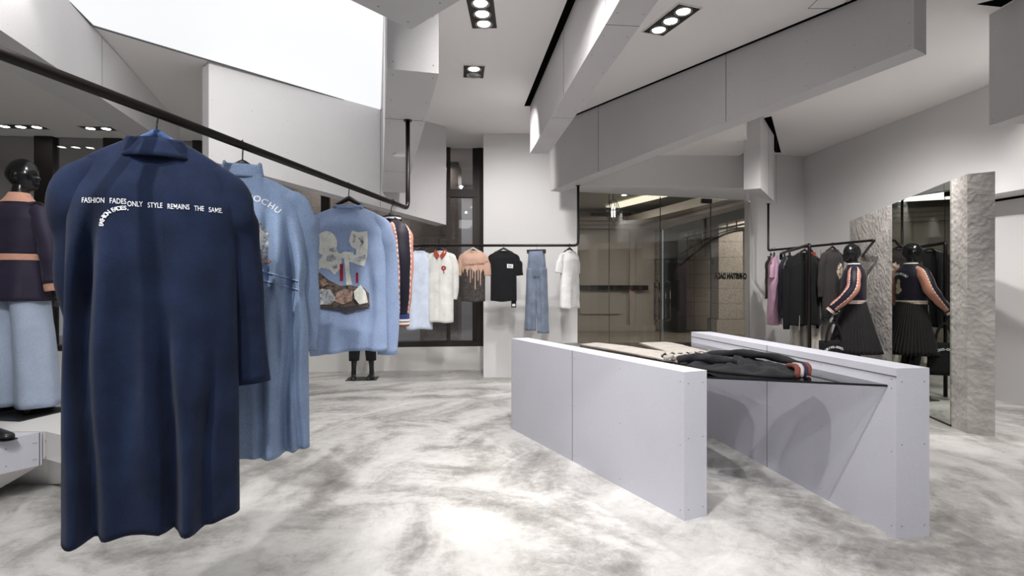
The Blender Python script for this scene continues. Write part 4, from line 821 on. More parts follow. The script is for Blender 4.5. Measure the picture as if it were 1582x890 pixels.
# --- tees, shirts and jeans on the back rail -----------------------------------------------------------------
RZ = 1.84
def hang_tee(name, label, px, rz, w, L, m, long_sleeve=False, neck=0.07, sl_len=0.2, mfun=None, seed=0, fold=0.008, cat='t-shirt', drop=0.075, group='garments on the back rail', Y=7.2, collar_m=None, ch=0.018, Z=RZ, nf=2.5, sleeve_m=None, X=None):
    X = (px - CX) / F_PX * Y if X is None else X
    t = thing(name, label, cat, (X, Y, Z - drop), rz, group)
    b = Body([(0, w * 0.86), (0.12, w), (1, w * 1.02)], L, neck, 0.30, ((0, 0.045), (0.15, 0.075), (1, 0.08)), fold, nf, seed * 1.3, 0, 0.25, seed)
    solid(link('body', b.mesh(64, 36, mfun), m, t, True)); collar(t, b, ch, collar_m or (m[0] if isinstance(m, (list, tuple)) else m))
    sm = sleeve_m or (m[0] if isinstance(m, (list, tuple)) else m)
    for sx in (-1, 1):
        if long_sleeve: arm(t, b, sm, sx, [(w + 0.012, 0.02, -0.24), (w + 0.020, 0.03, -0.44), (w + 0.005, 0.04, -sl_len)], [0.056, 0.050, 0.042], flat=0.6, seed=seed + sx, wr=0.08)
        else: arm(t, b, sm, sx, [(w + 0.010, 0.012, -0.175), (w + 0.022, 0.02, -0.12 - sl_len)], [0.070, 0.066], flat=0.5, seed=seed + sx, wr=0.05)
    return t, b
M_TWHITE = fabric('cotton_white', (0.74, 0.74, 0.75)); M_TBLACK = fabric('cotton_black', (0.010, 0.010, 0.012)); M_PALEB = fabric('poplin_pale_blue', (0.52, 0.58, 0.70)); M_SHIRT = fabric('poplin_white', (0.66, 0.66, 0.64))
t, b = hang_tee('collared_shirt', 'pale blue-white long shirt half hidden behind the bomber jacket', 648, math.radians(18), 0.17, 1.02, M_PALEB, True, sl_len=0.62, seed=1, cat='shirt', neck=0.06)
for i in range(10):
    bm = bmesh.new(); p = b.surf(0.0, -0.06 - 0.09 * i, -1, 0.002); tube(bm, [p, p - Vector((0, 0.002, 0))], 0.006, 10); link('button', bm, M_TWHITE, t)
hanger((t.location.x, t.location.y, t.location.z + 0.01), t.rotation_euler.z, RZ, 'black hanger inside the pale blue-white shirt')
t, b = hang_tee('collared_shirt', 'long white shirt with a rust red collar and a red flower', 681, math.radians(-4), 0.165, 0.93, M_SHIRT, True, sl_len=0.63, seed=2, cat='shirt', neck=0.062)
bm = bmesh.new()
for sx in (-1, 1):
    pts = [(sx * 0.070, 0.0, 0.03), (sx * 0.052, -0.052, 0.012), (sx * 0.004, -0.072, -0.055), (sx * 0.030, -0.092, -0.115), (sx * 0.086, -0.058, -0.030)]
    vs = [bm.verts.new(p) for p in pts]; bm.faces.new(vs if sx < 0 else vs[::-1])
solid(link('collar_leaf', bm, fabric('rust_collar', (0.36, 0.06, 0.035)), t), 0.004)['label'] = 'rust red pointed collar'
bm = bmesh.new()
for k in range(9):
    a = 2 * PI * k / 9; merge(bm, patch(b, blob(0.052 + 0.020 * math.cos(a), -0.225 + 0.022 * math.sin(a), 0.014, 0.010, 8, 0.3, k), off=0.003 + k * 0.0002, cuts=1))
merge(bm, patch(b, [(0.045, -0.24), (0.055, -0.24), (0.062, -0.30), (0.050, -0.29)], off=0.003, cuts=1)); link('red_flower', bm, fabric('flower_red', (0.30, 0.03, 0.03)), t)
bm = bmesh.new(); merge(bm, patch(b, [(-0.012, -0.08), (0.012, -0.08), (0.012, -0.90), (-0.012, -0.90)], off=0.002)); link('placket', bm, fabric('placket_white', (0.60, 0.60, 0.58)), t)
hanger((t.location.x, t.location.y, t.location.z + 0.01), t.rotation_euler.z, RZ, 'black hanger inside the shirt with a rust red collar')
M_TPINK = fabric('tee_pink', (0.52, 0.34, 0.265)); M_TCHAR = mat('tee_charcoal', (0.045, 0.038, 0.036), 0.85, vary=0.5, vscale=30)
t, b = hang_tee('t_shirt', 'pink tee dripping into charcoal on the lower half, script across the chest', 731, math.radians(-8), 0.155, 0.66, [M_TPINK, M_TCHAR], False, seed=3, mfun=lambda i, j: 1 if i > 16 + 1.2 * math.sin(j * 1.1) else 0)
bm = bmesh.new()
for x, l in ((-0.06, 0.07), (-0.02, 0.16), (0.01, 0.10), (0.045, 0.24), (0.08, 0.13), (0.11, 0.19)): merge(bm, patch(b, [(x - 0.006, -0.23), (x + 0.006, -0.23), (x + 0.005, -0.25 - l), (x, -0.262 - l), (x - 0.005, -0.25 - l)], off=0.002))
link('paint_drips', bm, M_TPINK, t)
tb = put_text(b, text_bm('Christian Dada', 0.047, 'CENTER', 0.95), 0.02, -0.175, rot=0.08); link('script_lettering', tb, fabric('script_brown', (0.10, 0.03, 0.02)), t)
hanger((t.location.x, t.location.y, t.location.z + 0.01), t.rotation_euler.z, RZ, 'pale hanger inside the dripping pink tee', m=mat('hanger_pale', (0.5, 0.45, 0.4), 0.5))
t, b = hang_tee('t_shirt', 'black tee with a small white chest label, beside the jeans', 778, 0.0, 0.168, 0.655, M_TBLACK, False, seed=4)
link('chest_label', patch(b, [(0.045, -0.17), (0.125, -0.175), (0.123, -0.225), (0.045, -0.222)], off=0.002, cuts=1), M_TWHITE, t)
bm = bmesh.new(); merge(bm, patch(b, [(0.060, -0.187), (0.108, -0.19), (0.106, -0.212), (0.062, -0.211)], off=0.0026, cuts=1)); link('label_picture', bm, M_GREYP, [c for c in t.children if c.name.startswith('chest_label')][0])
bm = bmesh.new(); box(bm, 0.10, 0.165, -0.030, -0.028, -0.735, -0.645); tg = link('hem_tab', bm, M_TBLACK, t); bm = bmesh.new(); box(bm, 0.112, 0.153, -0.033, -0.0305, -0.72, -0.69); link('tab_label', bm, M_TWHITE, tg)
hanger((t.location.x, t.location.y, t.location.z + 0.01), t.rotation_euler.z, RZ, 'black hanger inside the black tee with a white label')
t, b = hang_tee('t_shirt', 'plain white long tee at the end of the back rail', 880, math.radians(46), 0.165, 0.745, M_TWHITE, False, seed=5, sl_len=0.17)
hanger((t.location.x, t.location.y, t.location.z + 0.01), t.rotation_euler.z, RZ, 'black hanger inside the plain white tee')
# jeans
M_DENIM = fabric('denim', (0.17, 0.205, 0.275), vary=0.25, vscale=7, bscale=250)
je = thing('jeans', 'wide light blue jeans clipped by the waist on the back rail', 'jeans', ((829 - CX) / F_PX * 7.2, 7.2, RZ - 0.075), math.radians(-18), 'garments on the back rail')
def leg_loft(parent, m, cx0, cx1, w0, w1, L, z0=-0.22, seed=0, d0=0.05, d1=0.045):
    bm = bmesh.new(); R = []
    for i in range(26):
        f = i / 25; cx = cx0 + (cx1 - cx0) * f; w = w0 + (w1 - w0) * f; d = d0 + (d1 - d0) * f
        R.append([Vector((cx + math.cos(t) * w, math.sin(t) * d + 0.012 * math.sin(cx * 20 + 5 * math.cos(t) + seed) + 0.010 * noise.noise(Vector((math.cos(t) * 1.5, f * 8, seed))), z0 + (-L - z0) * f)) for t in [2 * PI * j / 28 for j in range(28)]])
    loft(bm, R); return solid(link('trouser_leg', bm, m, parent, True))
bm = bmesh.new(); R = []
for i in range(10):
    f = i / 9; w = 0.108 + 0.030 * f; R.append([Vector((math.cos(t) * w * (1 if f < 0.7 else 1 - 0.25 * (f - 0.7)), math.sin(t) * (0.03 + 0.032 * math.sin(PI * min(1, f * 1.05)) ** 0.7), -0.36 * f)) for t in [2 * PI * j / 28 for j in range(28)]])
loft(bm, R); solid(link('hips', bm, M_DENIM, je, True))
bm = bmesh.new(); loft(bm, [[Vector((math.cos(t) * 0.111, math.sin(t) * 0.033, 0.003 - 0.04 * i)) for t in [2 * PI * j / 28 for j in range(28)]] for i in range(2)]); solid(link('waistband', bm, fabric('denim_dark', (0.13, 0.18, 0.26)), je, True))
leg_loft(je, M_DENIM, -0.065, -0.085, 0.074, 0.080, 1.04, seed=1); leg_loft(je, M_DENIM, 0.062, 0.088, 0.074, 0.078, 1.07, seed=2)
t = thing('clothes_hanger', 'black clip bar hanger holding the light blue jeans', 'hanger', tuple(je.location), math.radians(-18), 'garment hangers')
bm = bmesh.new(); box(bm, -0.12, 0.12, -0.012, 0.012, 0.006, 0.022); link('clip_bar', bm, M_BLACKPLASTIC, t)
for x in (-0.11, 0.105):
    bm = bmesh.new(); box(bm, x - 0.012, x + 0.012, -0.04, 0.04, -0.03, 0.02); link('clip', bm, M_BLACKPLASTIC, t)
bm = bmesh.new(); tube(bm, [(0, 0, 0.02), (0, 0, 0.05)] + [(0, 0.001 + 0.021 * math.cos(a), 0.075 + 0.021 * math.sin(a)) for a in [-0.9 + 4.0 * i / 10 for i in range(11)]], 0.0022, 6); link('hook', bm, mat('hook_steel'), t, True)

# --- right-hand racks --------------------------------------------------------------------------------------
GR = 'garments on the right-hand racks'
def on(px, Y, z): return ((px - CX) / F_PX * Y, Y, z)
M_LILAC = fabric('lilac_cotton', (0.55, 0.34, 0.46)); M_LEATH = mat('black_leather', (0.006, 0.006, 0.007), 0.32, bump=0.3, bscale=18, coat=0.2); M_SWB = fabric('black_fleece', (0.007, 0.007, 0.008)); M_DJ = fabric('dark_navy_cloth', (0.03, 0.035, 0.06)); M_GREYC = fabric('grey_black_cloth', (0.035, 0.030, 0.032)); M_OFFW = fabric('offwhite_cotton', (0.50, 0.47, 0.43))
t, b = hang_tee('dress', 'lilac tee dress hanging first on the bent rail beside the glass', 1196, math.radians(62), 0.19, 0.98, M_LILAC, False, seed=21, Y=7.92, group=GR, cat='dress', drop=0.10, fold=0.015)
hanger((t.location.x, t.location.y, t.location.z + 0.01), t.rotation_euler.z, RZ, 'black hanger inside the lilac dress')
t, b = hang_tee('blouse', 'dark patterned narrow top hanging in front of the lilac dress', 1191, math.radians(70), 0.15, 0.62, mat('dark_pattern', (0.05, 0.035, 0.035), 0.8, vary=0.9, vscale=40), True, seed=22, Y=8.08, group=GR, cat='top', sl_len=0.5, drop=0.10)
hanger((t.location.x, t.location.y, t.location.z + 0.01), t.rotation_euler.z, RZ, 'black hanger inside the dark patterned top')
for k, (px, Y, rz, w, L, m, nm, lb, ct, dr, X) in enumerate((
    (1212, 7.78, 66, 0.20, 0.86, M_DJ, 'jacket', 'dark navy jacket squeezed behind the leather jacket on the post rail', 'jacket', 0.09, None),
    (1220, 7.46, 58, 0.21, 0.80, M_LEATH, 'leather_jacket', 'black leather jacket behind the black sweatshirt on the post rail', 'jacket', 0.09, None))):
    t, b = hang_tee(nm, lb, px, math.radians(rz), w, L, m, True, seed=24 + k, Y=Y, group=GR, cat=ct, sl_len=0.70, drop=dr, Z=1.805)
    hanger((t.location.x, t.location.y, t.location.z + 0.01), t.rotation_euler.z, 1.81, 'thin black hanger inside the ' + ('dark navy jacket' if k == 0 else 'black leather jacket'))
t, b = hang_tee('sweatshirt', 'large black sweatshirt with long silver zips on the post rail', 1243, math.radians(14), 0.235, 0.93, M_SWB, True, seed=30, Y=7.08, group=GR, cat='sweatshirt', sl_len=0.98, drop=0.085, Z=1.82, fold=0.014)
bm = bmesh.new()
for x, z0, z1 in ((-0.155, -0.80, -0.99), (0.01, -0.66, -0.90), (0.165, -0.64, -0.90)):
    o_ = [b.surf(x, max(z0 + (z1 - z0) * i / 6, -0.925), -1, 0.006) for i in range(7)]
    o_ = [Vector((p.x, p.y - 0.004, z0 + (z1 - z0) * i / 6)) for i, p in enumerate(o_)]; tube(bm, o_, 0.0065, 6)
link('zipper', bm, mat('zip_silver', (0.7, 0.7, 0.7), 0.25, metal=0.9), t)
hanger((t.location.x, t.location.y, t.location.z + 0.01), t.rotation_euler.z, 1.82, 'black hanger inside the large black sweatshirt')
t, b = hang_tee('knit_top', 'rust red garment peeping out behind the black sweatshirt', 1262, math.radians(35), 0.16, 0.55, fabric('rust_knit', (0.34, 0.05, 0.03)), False, seed=33, Y=7.35, group=GR, cat='top', drop=0.085, Z=1.84, X=3.99)
hanger((t.location.x, t.location.y, t.location.z + 0.01), t.rotation_euler.z, RZ, 'black hanger inside the rust red top')
t, b = hang_tee('jacket', 'charcoal jacket with a pale floral patch, beside the mannequin', 1288, math.radians(24), 0.155, 0.80, M_GREYC, True, seed=34, Y=7.0, group=GR, cat='jacket', sl_len=0.6, drop=0.07, Z=1.84, X=4.078)
link('floral_patch', patch(b, blob(0.045, -0.27, 0.065, 0.095, 24, 0.5, 3), off=0.003), mat('floral_print', (0.50, 0.42, 0.33), 0.8, vary=0.8, vscale=30), t)['label'] = 'pale floral patch'
hanger((t.location.x, t.location.y, t.location.z + 0.01), t.rotation_euler.z, RZ, 'black hanger inside the charcoal floral jacket')
for px, Y, rz, zt, lb in ((1237, 7.30, 10, 0.86, 'off-white trousers hanging below the black sweatshirt, left of the post'), (1268, 7.22, 16, 0.86, 'off-white trousers hanging below the black sweatshirt, right of the post')):
    tr = thing('trousers', lb, 'trousers', on(px, Y, zt + 0.55), math.radians(rz), GR)
    bm = bmesh.new(); R = [[Vector((math.cos(t_) * (0.12 + 0.03 * i / 7), math.sin(t_) * (0.022 + 0.012 * i / 7), -0.09 * i)) for t_ in [2 * PI * j / 24 for j in range(24)]] for i in range(8)]
    loft(bm, R, True); link('hips', bm, M_OFFW, tr, True)
    leg_loft(tr, M_OFFW, -0.075, -0.08, 0.078, 0.080, 1.08, z0=-0.60, seed=px); leg_loft(tr, M_OFFW, 0.075, 0.08, 0.078, 0.080, 1.08, z0=-0.60, seed=px + 1)
    bm = bmesh.new(); tube(bm, [(0, 0, 0), (0, 0, 0.37)], 0.003, 6); link('hanging_loop', bm, M_BLACKPLASTIC, tr)

# ------------------------------------------------------------------ mannequins
def mannequin_body(name, parent, arms, head_rz=0.0, legs=((-0.10, 0.0), (0.10, 0.0)), vox=0.006, feet_rz=(0.15, -0.15), heel=0.0):
    """one continuous standing figure, 1.80 m, facing -y; arms: two lists shoulder..elbow..wrist"""
    bm = bmesh.new()
    R = []
    for z, rx, ry, cy in ((0.90, 0.10, 0.07, 0.02), (0.93, 0.155, 0.10, 0.02), (1.0, 0.160, 0.108, 0.022), (1.07, 0.140, 0.10, 0.01), (1.14, 0.122, 0.09, 0.0), (1.22, 0.130, 0.10, -0.005), (1.31, 0.150, 0.112, -0.008), (1.39, 0.158, 0.108, 0.0), (1.44, 0.150, 0.09, 0.01), (1.475, 0.115, 0.07, 0.016), (1.50, 0.065, 0.055, 0.018), (1.53, 0.052, 0.052, 0.012), (1.58, 0.048, 0.052, 0.0), (1.63, 0.047, 0.052, -0.008)):
        R.append([Vector((math.cos(t) * rx, math.sin(t) * ry + cy, z)) for t in [2 * PI * j / 28 for j in range(28)]])
    loft(bm, R, True, True)
    # head
    rot = Matrix.Rotation(head_rz, 3, 'Z'); hc = Vector((0, -0.012, 1.685)); N_, M_ = 48, 36
    def g_(d, c, s): return math.exp(-((d - Vector(c)).length_squared) / (s * s))
    def hp(t, a):
        d = Vector((math.sin(t) * math.cos(a), math.sin(t) * math.sin(a), math.cos(t)))
        r = Vector((d.x * 0.076, d.y * 0.106, d.z * 0.122))
        if d.z < 0:
            r.x *= 1 - 0.30 * d.z * d.z - 0.10 * abs(d.z)
            if d.y > 0: r.y *= 1 - 0.55 * (-d.z) ** 1.2
        if d.y < 0: r.y *= 0.93
        fwd = 0.026 * g_(d, (0, -0.97, -0.20), 0.13) + 0.012 * g_(d, (0, -0.99, 0.02), 0.11) + 0.036 * g_(d, (0, -0.66, -0.76), 0.34) + 0.014 * g_(d, (0, -0.86, -0.50), 0.13) + 0.006 * g_(d, (0.25, -0.93, 0.20), 0.16) + 0.006 * g_(d, (-0.25, -0.93, 0.20), 0.16)
        fwd -= 0.013 * g_(d, (0.30, -0.93, 0.02), 0.15) + 0.013 * g_(d, (-0.30, -0.93, 0.02), 0.15) + 0.006 * g_(d, (0, -0.82, -0.56), 0.06)
        r += Vector((0, -1, 0)) * fwd; return hc + rot @ r
    rings = [[hp(PI * i / M_, 2 * PI * j / N_) for j in range(N_)] for i in range(1, M_)]
    vs = loft(bm, rings)
    for k, tt in ((0, 0.0), (-1, PI)):
        tip = bm.verts.new(hp(tt, 0)); r = vs[k]
        for j in range(N_): bm.faces.new((r[(j + 1) % N_], r[j], tip) if k == 0 else (r[j], r[(j + 1) % N_], tip))
    for sx in (-1, 1):          # ears
        c = hc + rot @ Vector((sx * 0.074, 0.012, -0.012)); bm2 = Matrix.Rotation(sx * 0.35, 3, 'Z')
        ball(bm, c, 0.009, 0.020, 0.032, 12, 8, rot @ bm2)
    # arms and hands
    for sx, A in zip((-1, 1), arms):
        sh, el, wr = [Vector(p) for p in A[:3]]
        tube(bm, [sh + Vector((-sx * 0.05, 0, 0.01)), sh, sh.lerp(el, 0.4), el, el.lerp(wr, 0.35), wr], [0.05, 0.052, 0.044, 0.036, 0.038, 0.026], 14, True, 1, (0, 1, 0), pts_smooth=3)
        d = (wr - el).normalized(); side = d.cross(Vector((1, 0, 0))).normalized() if abs(d.x) < 0.9 else Vector((0, 1, 0)); thick = side.cross(d).normalized()
        palm = wr + d * 0.085
        tube(bm, [wr - d * 0.01, wr + d * 0.03, wr + d * 0.07, palm], [0.024, 0.036, 0.040, 0.036], 12, True, 0.45, thick)
        for k in range(4):
            o = (k - 1.5) * 0.019; ln = (0.070, 0.080, 0.076, 0.060)[k]; p0 = palm + side * o - d * 0.01; cur = thick * (-sx * 0.5)
            tube(bm, [p0, p0 + d * ln * 0.45, p0 + d * ln * 0.8 + thick * (sx * -0.010), p0 + d * ln + thick * (sx * -0.022)], [0.0095, 0.009, 0.0085, 0.0065], 8)
        sg = -1 if side.y > 0 else 1
        p0 = wr + d * 0.03 + side * (sg * 0.026); tube(bm, [p0, p0 + d * 0.03 + side * (sg * 0.020), p0 + d * 0.06 + side * (sg * 0.024)], [0.012, 0.011, 0.008], 8)
    # legs and feet
    for (sx, (fx, fy), fr) in zip((-1, 1), legs, feet_rz):
        hip = Vector((sx * 0.085, 0.015, 0.93)); an = Vector((fx, fy + 0.02, 0.085 + heel)); kn = hip.lerp(an, 0.5) + Vector((0, -0.02, 0))
        tube(bm, [hip + Vector((0, 0, 0.03)), hip.lerp(kn, 0.3), kn, kn.lerp(an, 0.3) + Vector((0, 0.012, 0)), an.lerp(kn, 0.15), an - Vector((0, 0, 0.03))], [0.085, 0.078, 0.052, 0.052, 0.034, 0.036], 16, True, 1, (0, 1, 0), pts_smooth=3)
        rr = Matrix.Rotation(fr, 3, 'Z')
        pts = [an + rr @ Vector(v) for v in ((0, 0.045, -0.050 - 0.0), (0, 0.0, -0.045), (0, -0.07, -0.052 - heel * 0.6), (0, -0.13, -0.062 - heel), (0, -0.175, -0.068 - heel))]
        tube(bm, pts, [0.024, 0.036, 0.040, 0.040, 0.020], 14, True, 0.55, (0, 0, 1), pts_smooth=3)
    o = link(name, bm, M_BLACKGLOSS, parent, True)
    rm = o.modifiers.new('fuse', 'REMESH'); rm.mode = 'VOXEL'; rm.voxel_size = vox; rm.use_smooth_shade = True
    sm = o.modifiers.new('soften', 'SMOOTH'); sm.factor = 0.5; sm.iterations = 3
    return o
def cloth_loft(rows, n=40, rip=0.0, k=0, ph=0, growth=1.0, jit=0.004, seed=0):
    """rows: (z, rx, ry, cx, cy)"""
    bm = bmesh.new(); P = smoothpath([(0, 0, 0)] * 2, 1); T = []
    m = 6
    for i in range(len(rows) - 1):
        for q in range(m):
            f = q / m; f2 = f; T.append([rows[i][c] * (1 - f2) + rows[i + 1][c] * f2 for c in range(5)])
    T.append(list(rows[-1])); R = []
    for i, (z, rx, ry, cx, cy) in enumerate(T):
        f = i / (len(T) - 1); r = []
        for j in range(n):
            t = 2 * PI * j / n; q = 1 + rip * f ** growth * (math.sin(k * t + ph)) + jit * 8 * noise.noise(Vector((math.cos(t) * 1.6, math.sin(t) * 1.6, z * 7 + seed)))
            r.append(Vector((cx + math.cos(t) * rx * q, cy + math.sin(t) * ry * q, z)))
        R.append(r)
    loft(bm, R); return bm
def shoe(parent, loc, rz, m, name='shoe'):
    bm = bmesh.new(); R = []
    for y, w, h, zc in ((0.055, 0.010, 0.028, 0.030), (0.045, 0.030, 0.036, 0.038), (0.0, 0.036, 0.040, 0.042), (-0.06, 0.039, 0.032, 0.034), (-0.12, 0.044, 0.025, 0.027), (-0.17, 0.038, 0.020, 0.022), (-0.20, 0.018, 0.014, 0.018)):
        R.append([Vector((math.cos(t) * w, y, max(0.002, zc + math.sin(t) * h))) for t in [2 * PI * j / 20 for j in range(20)]])
    loft(bm, R, True, True); bmesh.ops.transform(bm, matrix=Matrix.Translation(loc) @ Matrix.Rotation(rz, 4, 'Z'), verts=bm.verts); return link(name, bm, m, parent, True)
M_SHOE = mat('shoe_leather', (0.012, 0.012, 0.013), 0.3)
def base_plate(parent, x, y, hx, hy, rz=0, spig=None):
    bm = bmesh.new(); c, s = math.cos(rz), math.sin(rz); obox(bm, (x, y, 0.004), (c, s, 0), (-s, c, 0), hx, hy, 0.004); o = link('base_plate', bm, M_BLACKPLASTIC, parent)
    if spig:
        bm = bmesh.new(); tube(bm, [(spig[0], spig[1], 0.008), (spig[0], spig[1], spig[2])], 0.008, 8); obox(bm, (spig[0] - 0.02, spig[1], spig[2] - 0.03), (1, 0, 0), (0, 1, 0), 0.018, 0.005, 0.005); link('support_rod', bm, M_BLACKPLASTIC, parent)
# M3: legs seen below the printed jacket
m3 = thing('mannequin', 'black mannequin in cropped black trousers standing behind the blue printed jacket', 'mannequin', ((560 - CX) / F_PX * 7.75, 7.75, 0), 0.12, 'glossy black mannequins')
mannequin_body('body', m3, [[(-0.17, 0.01, 1.43), (-0.22, 0.02, 1.14), (-0.23, -0.02, 0.90)], [(0.17, 0.01, 1.43), (0.22, 0.02, 1.14), (0.23, -0.02, 0.90)]], 0, ((-0.125, 0.0), (0.125, 0.0)), 0.010).location.z = 0.012
M_TROUB = fabric('black_trouser', (0.010, 0.010, 0.012))
for sx in (-1, 1):
    bm = cloth_loft([(0.98, 0.09, 0.115, sx * 0.085, 0.02), (0.80, 0.098, 0.11, sx * 0.092, 0.015), (0.5, 0.082, 0.09, sx * 0.105, 0.0), (0.26, 0.070, 0.075, sx * 0.118, 0.01)], 24); solid(link('trouser_leg', bm, M_TROUB, m3, True))
    shoe(m3, (sx * 0.125, 0.02, 0.008), sx * 0.15 * -1, M_SHOE)
bm = cloth_loft([(1.50, 0.09, 0.07, 0, 0.01), (1.46, 0.17, 0.10, 0, 0.01), (1.38, 0.20, 0.13, 0, 0), (1.1, 0.175, 0.125, 0, 0), (0.92, 0.19, 0.14, 0, 0.01)]); solid(link('knit_top', bm, M_TROUB, m3, True))
base_plate(m3, 0.0, 0.0, 0.21, 0.15)
# M2: back view on the platform, head in profile to the right
M2X, M2Y, PZ = -3.50, 3.92, 0.40
m2 = thing('mannequin', 'black mannequin in a navy robe top and pale blue wide trousers on the platform', 'mannequin', (M2X, M2Y, PZ), PI - 0.15, 'glossy black mannequins')
mannequin_body('body', m2, [[(-0.17, 0.01, 1.43), (-0.245, 0.02, 1.14), (-0.275, -0.01, 0.90)], [(0.17, 0.01, 1.43), (0.24, 0.02, 1.14), (0.25, -0.04, 0.90)]], math.radians(-72), ((-0.11, 0.0), (0.11, 0.02)), 0.0045).location.z = 0.010
M_ROBE = fabric('robe_aubergine', (0.020, 0.016, 0.034), rough=0.6, bump=0.12, vary=0.12); M_SALM = fabric('salmon_trim', (0.55, 0.30, 0.22)); M_PBL = fabric('pale_blue_linen', (0.36, 0.43, 0.55), vary=0.06)
bm = cloth_loft([(1.525, 0.075, 0.068, 0, 0.012), (1.49, 0.125, 0.085, 0, 0.014), (1.45, 0.182, 0.112, 0, 0.012), (1.38, 0.205, 0.135, 0, 0.01), (1.25, 0.195, 0.135, 0, 0.01), (1.12, 0.178, 0.13, 0, 0.01)], 48, 0.02, 7); solid(link('robe_top', bm, M_ROBE, m2, True))
bm = cloth_loft([(1.09, 0.178, 0.13, 0, 0.01), (0.98, 0.205, 0.155, 0, 0.012), (0.80, 0.225, 0.175, 0, 0.012)], 56, 0.035, 9, 0.5); solid(link('robe_skirt', bm, M_ROBE, m2, True))
bm = cloth_loft([(1.128, 0.183, 0.136, 0, 0.01), (1.083, 0.183, 0.136, 0, 0.01)], 40, jit=0.001); solid(link('waist_band', bm, M_SALM, m2, True))['label'] = 'salmon pink waistband'
bm = cloth_loft([(1.565, 0.062, 0.060, 0, 0.010), (1.53, 0.082, 0.074, 0, 0.012), (1.495, 0.128, 0.090, 0, 0.014)], 40, jit=0.001); solid(link('neck_band', bm, M_SALM, m2, True), 0.004)['label'] = 'salmon pink neckband'
for sx, el, wr in ((-1, (-0.262, 0.02, 1.17), (-0.282, 0.0, 0.93)), (1, (0.262, 0.02, 1.17), (0.282, 0.0, 0.93))):
    sleeve(m2, 'robe_sleeve', M_ROBE, [(sx * 0.10, 0.012, 1.45), (sx * 0.178, 0.012, 1.40), el, wr], [0.055, 0.072, 0.070, 0.072], 0.9, seed=40 + sx, wr=0.10, cuff=[(0.058, M_SALM)])
bm = cloth_loft([(0.99, 0.158, 0.125, 0, 0.015), (0.86, 0.180, 0.140, 0, 0.015), (0.80, 0.182, 0.135, 0, 0.015)], 40); solid(link('trouser_hips', bm, M_PBL, m2, True))
for sx in (-1, 1):
    bm = cloth_loft([(0.84, 0.095, 0.125, sx * 0.09, 0.015), (0.6, 0.105, 0.125, sx * 0.105, 0.0), (0.3, 0.115, 0.128, sx * 0.125, -0.005), (0.055, 0.122, 0.132, sx * 0.135, -0.01)], 44, 0.06, 5, sx); solid(link('trouser_leg', bm, M_PBL, m2, True))
    shoe(m2, (sx * 0.115, 0.02, 0.009), -sx * 0.2, M_SHOE)
base_plate(m2, 0.0, 0.02, 0.26, 0.20, spig=(0.175, 0.14, 0.10))
# M1: right-hand mannequin, facing left, beside the mirror
m1 = thing('mannequin', 'black mannequin in a pink and black bomber jacket and pleated skirt by the mirror', 'mannequin', (4.06, 6.55, 0), math.radians(-122), 'glossy black mannequins')
mb = mannequin_body('body', m1, [[(-0.16, 0.01, 1.43), (-0.235, -0.0, 1.18), (-0.235, -0.13, 0.96)], [(0.16, 0.01, 1.43), (0.235, -0.03, 1.17), (0.25, -0.22, 0.97)]], math.radians(34), ((-0.09, -0.04), (0.09, 0.05)), 0.008); mb.location.z = 0.010
M_SKIRT = fabric('pleated_black', (0.012, 0.011, 0.012), rough=0.7)
bm = cloth_loft([(1.20, 0.130, 0.105, 0, 0.01), (1.08, 0.165, 0.13, 0, 0.015), (0.8, 0.215, 0.20, 0, 0.015), (0.52, 0.27, 0.28, 0, 0.015)], 180, 0.05, 45, 0, 0.6, 0.002); solid(link('pleated_skirt', bm, M_SKIRT, m1, True))
M_PINKM = M_PINK
bm = cloth_loft([(1.565, 0.080, 0.070, 0, 0.012), (1.52, 0.125, 0.090, 0, 0.014), (1.49, 0.170, 0.112, 0, 0.012), (1.42, 0.190, 0.128, 0, 0.01), (1.30, 0.190, 0.135, 0, 0.0), (1.20, 0.182, 0.135, 0, 0.0), (1.16, 0.172, 0.135, 0, 0.0)], 48); solid(link('jacket_body', bm, M_BNAVY, m1, True))
bm = cloth_loft([(1.165, 0.172, 0.135, 0, 0.0), (1.09, 0.168, 0.132, 0, 0.0)], 40, jit=0.001)
for f in bm.faces:
    z = f.calc_center_median().z; f.material_index = 1 if 1.128 < z < 1.142 or 1.10 < z < 1.115 else (2 if 1.115 <= z <= 1.128 else 0)
solid(link('waist_rib', bm, [M_BNAVY, M_CREAM, M_PINK], m1, True))
bm = cloth_loft([(1.59, 0.066, 0.062, 0, 0.006), (1.55, 0.082, 0.072, 0, 0.010)], 32, jit=0.001); 
for f in bm.faces: f.material_index = 1 if 1.565 < f.calc_center_median().z < 1.577 else 0
solid(link('collar', bm, [M_BNAVY, M_CREAM], m1, True))
ribs2 = [(0.018, M_BNAVY), (0.028, M_CREAM), (0.040, M_PINK), (0.050, M_CREAM), (0.070, M_BNAVY)]
for sx, el, wr in ((-1, (-0.245, 0.005, 1.24), (-0.238, -0.11, 1.03)), (1, (0.250, -0.015, 1.25), (0.252, -0.195, 1.05))):
    sleeve(m1, 'jacket_sleeve', [M_PINKM, M_BNAVY, M_CREAM], [(sx * 0.085, 0.012, 1.50), (sx * 0.170, 0.012, 1.445), el, wr], [0.045, 0.070, 0.068, 0.052], 1.0, seed=50 + sx, wr=0.07, cuff=ribs2, ref=(sx, 0, 0.2), mfun=stripe, n=48, ps=14)
bm = bmesh.new()
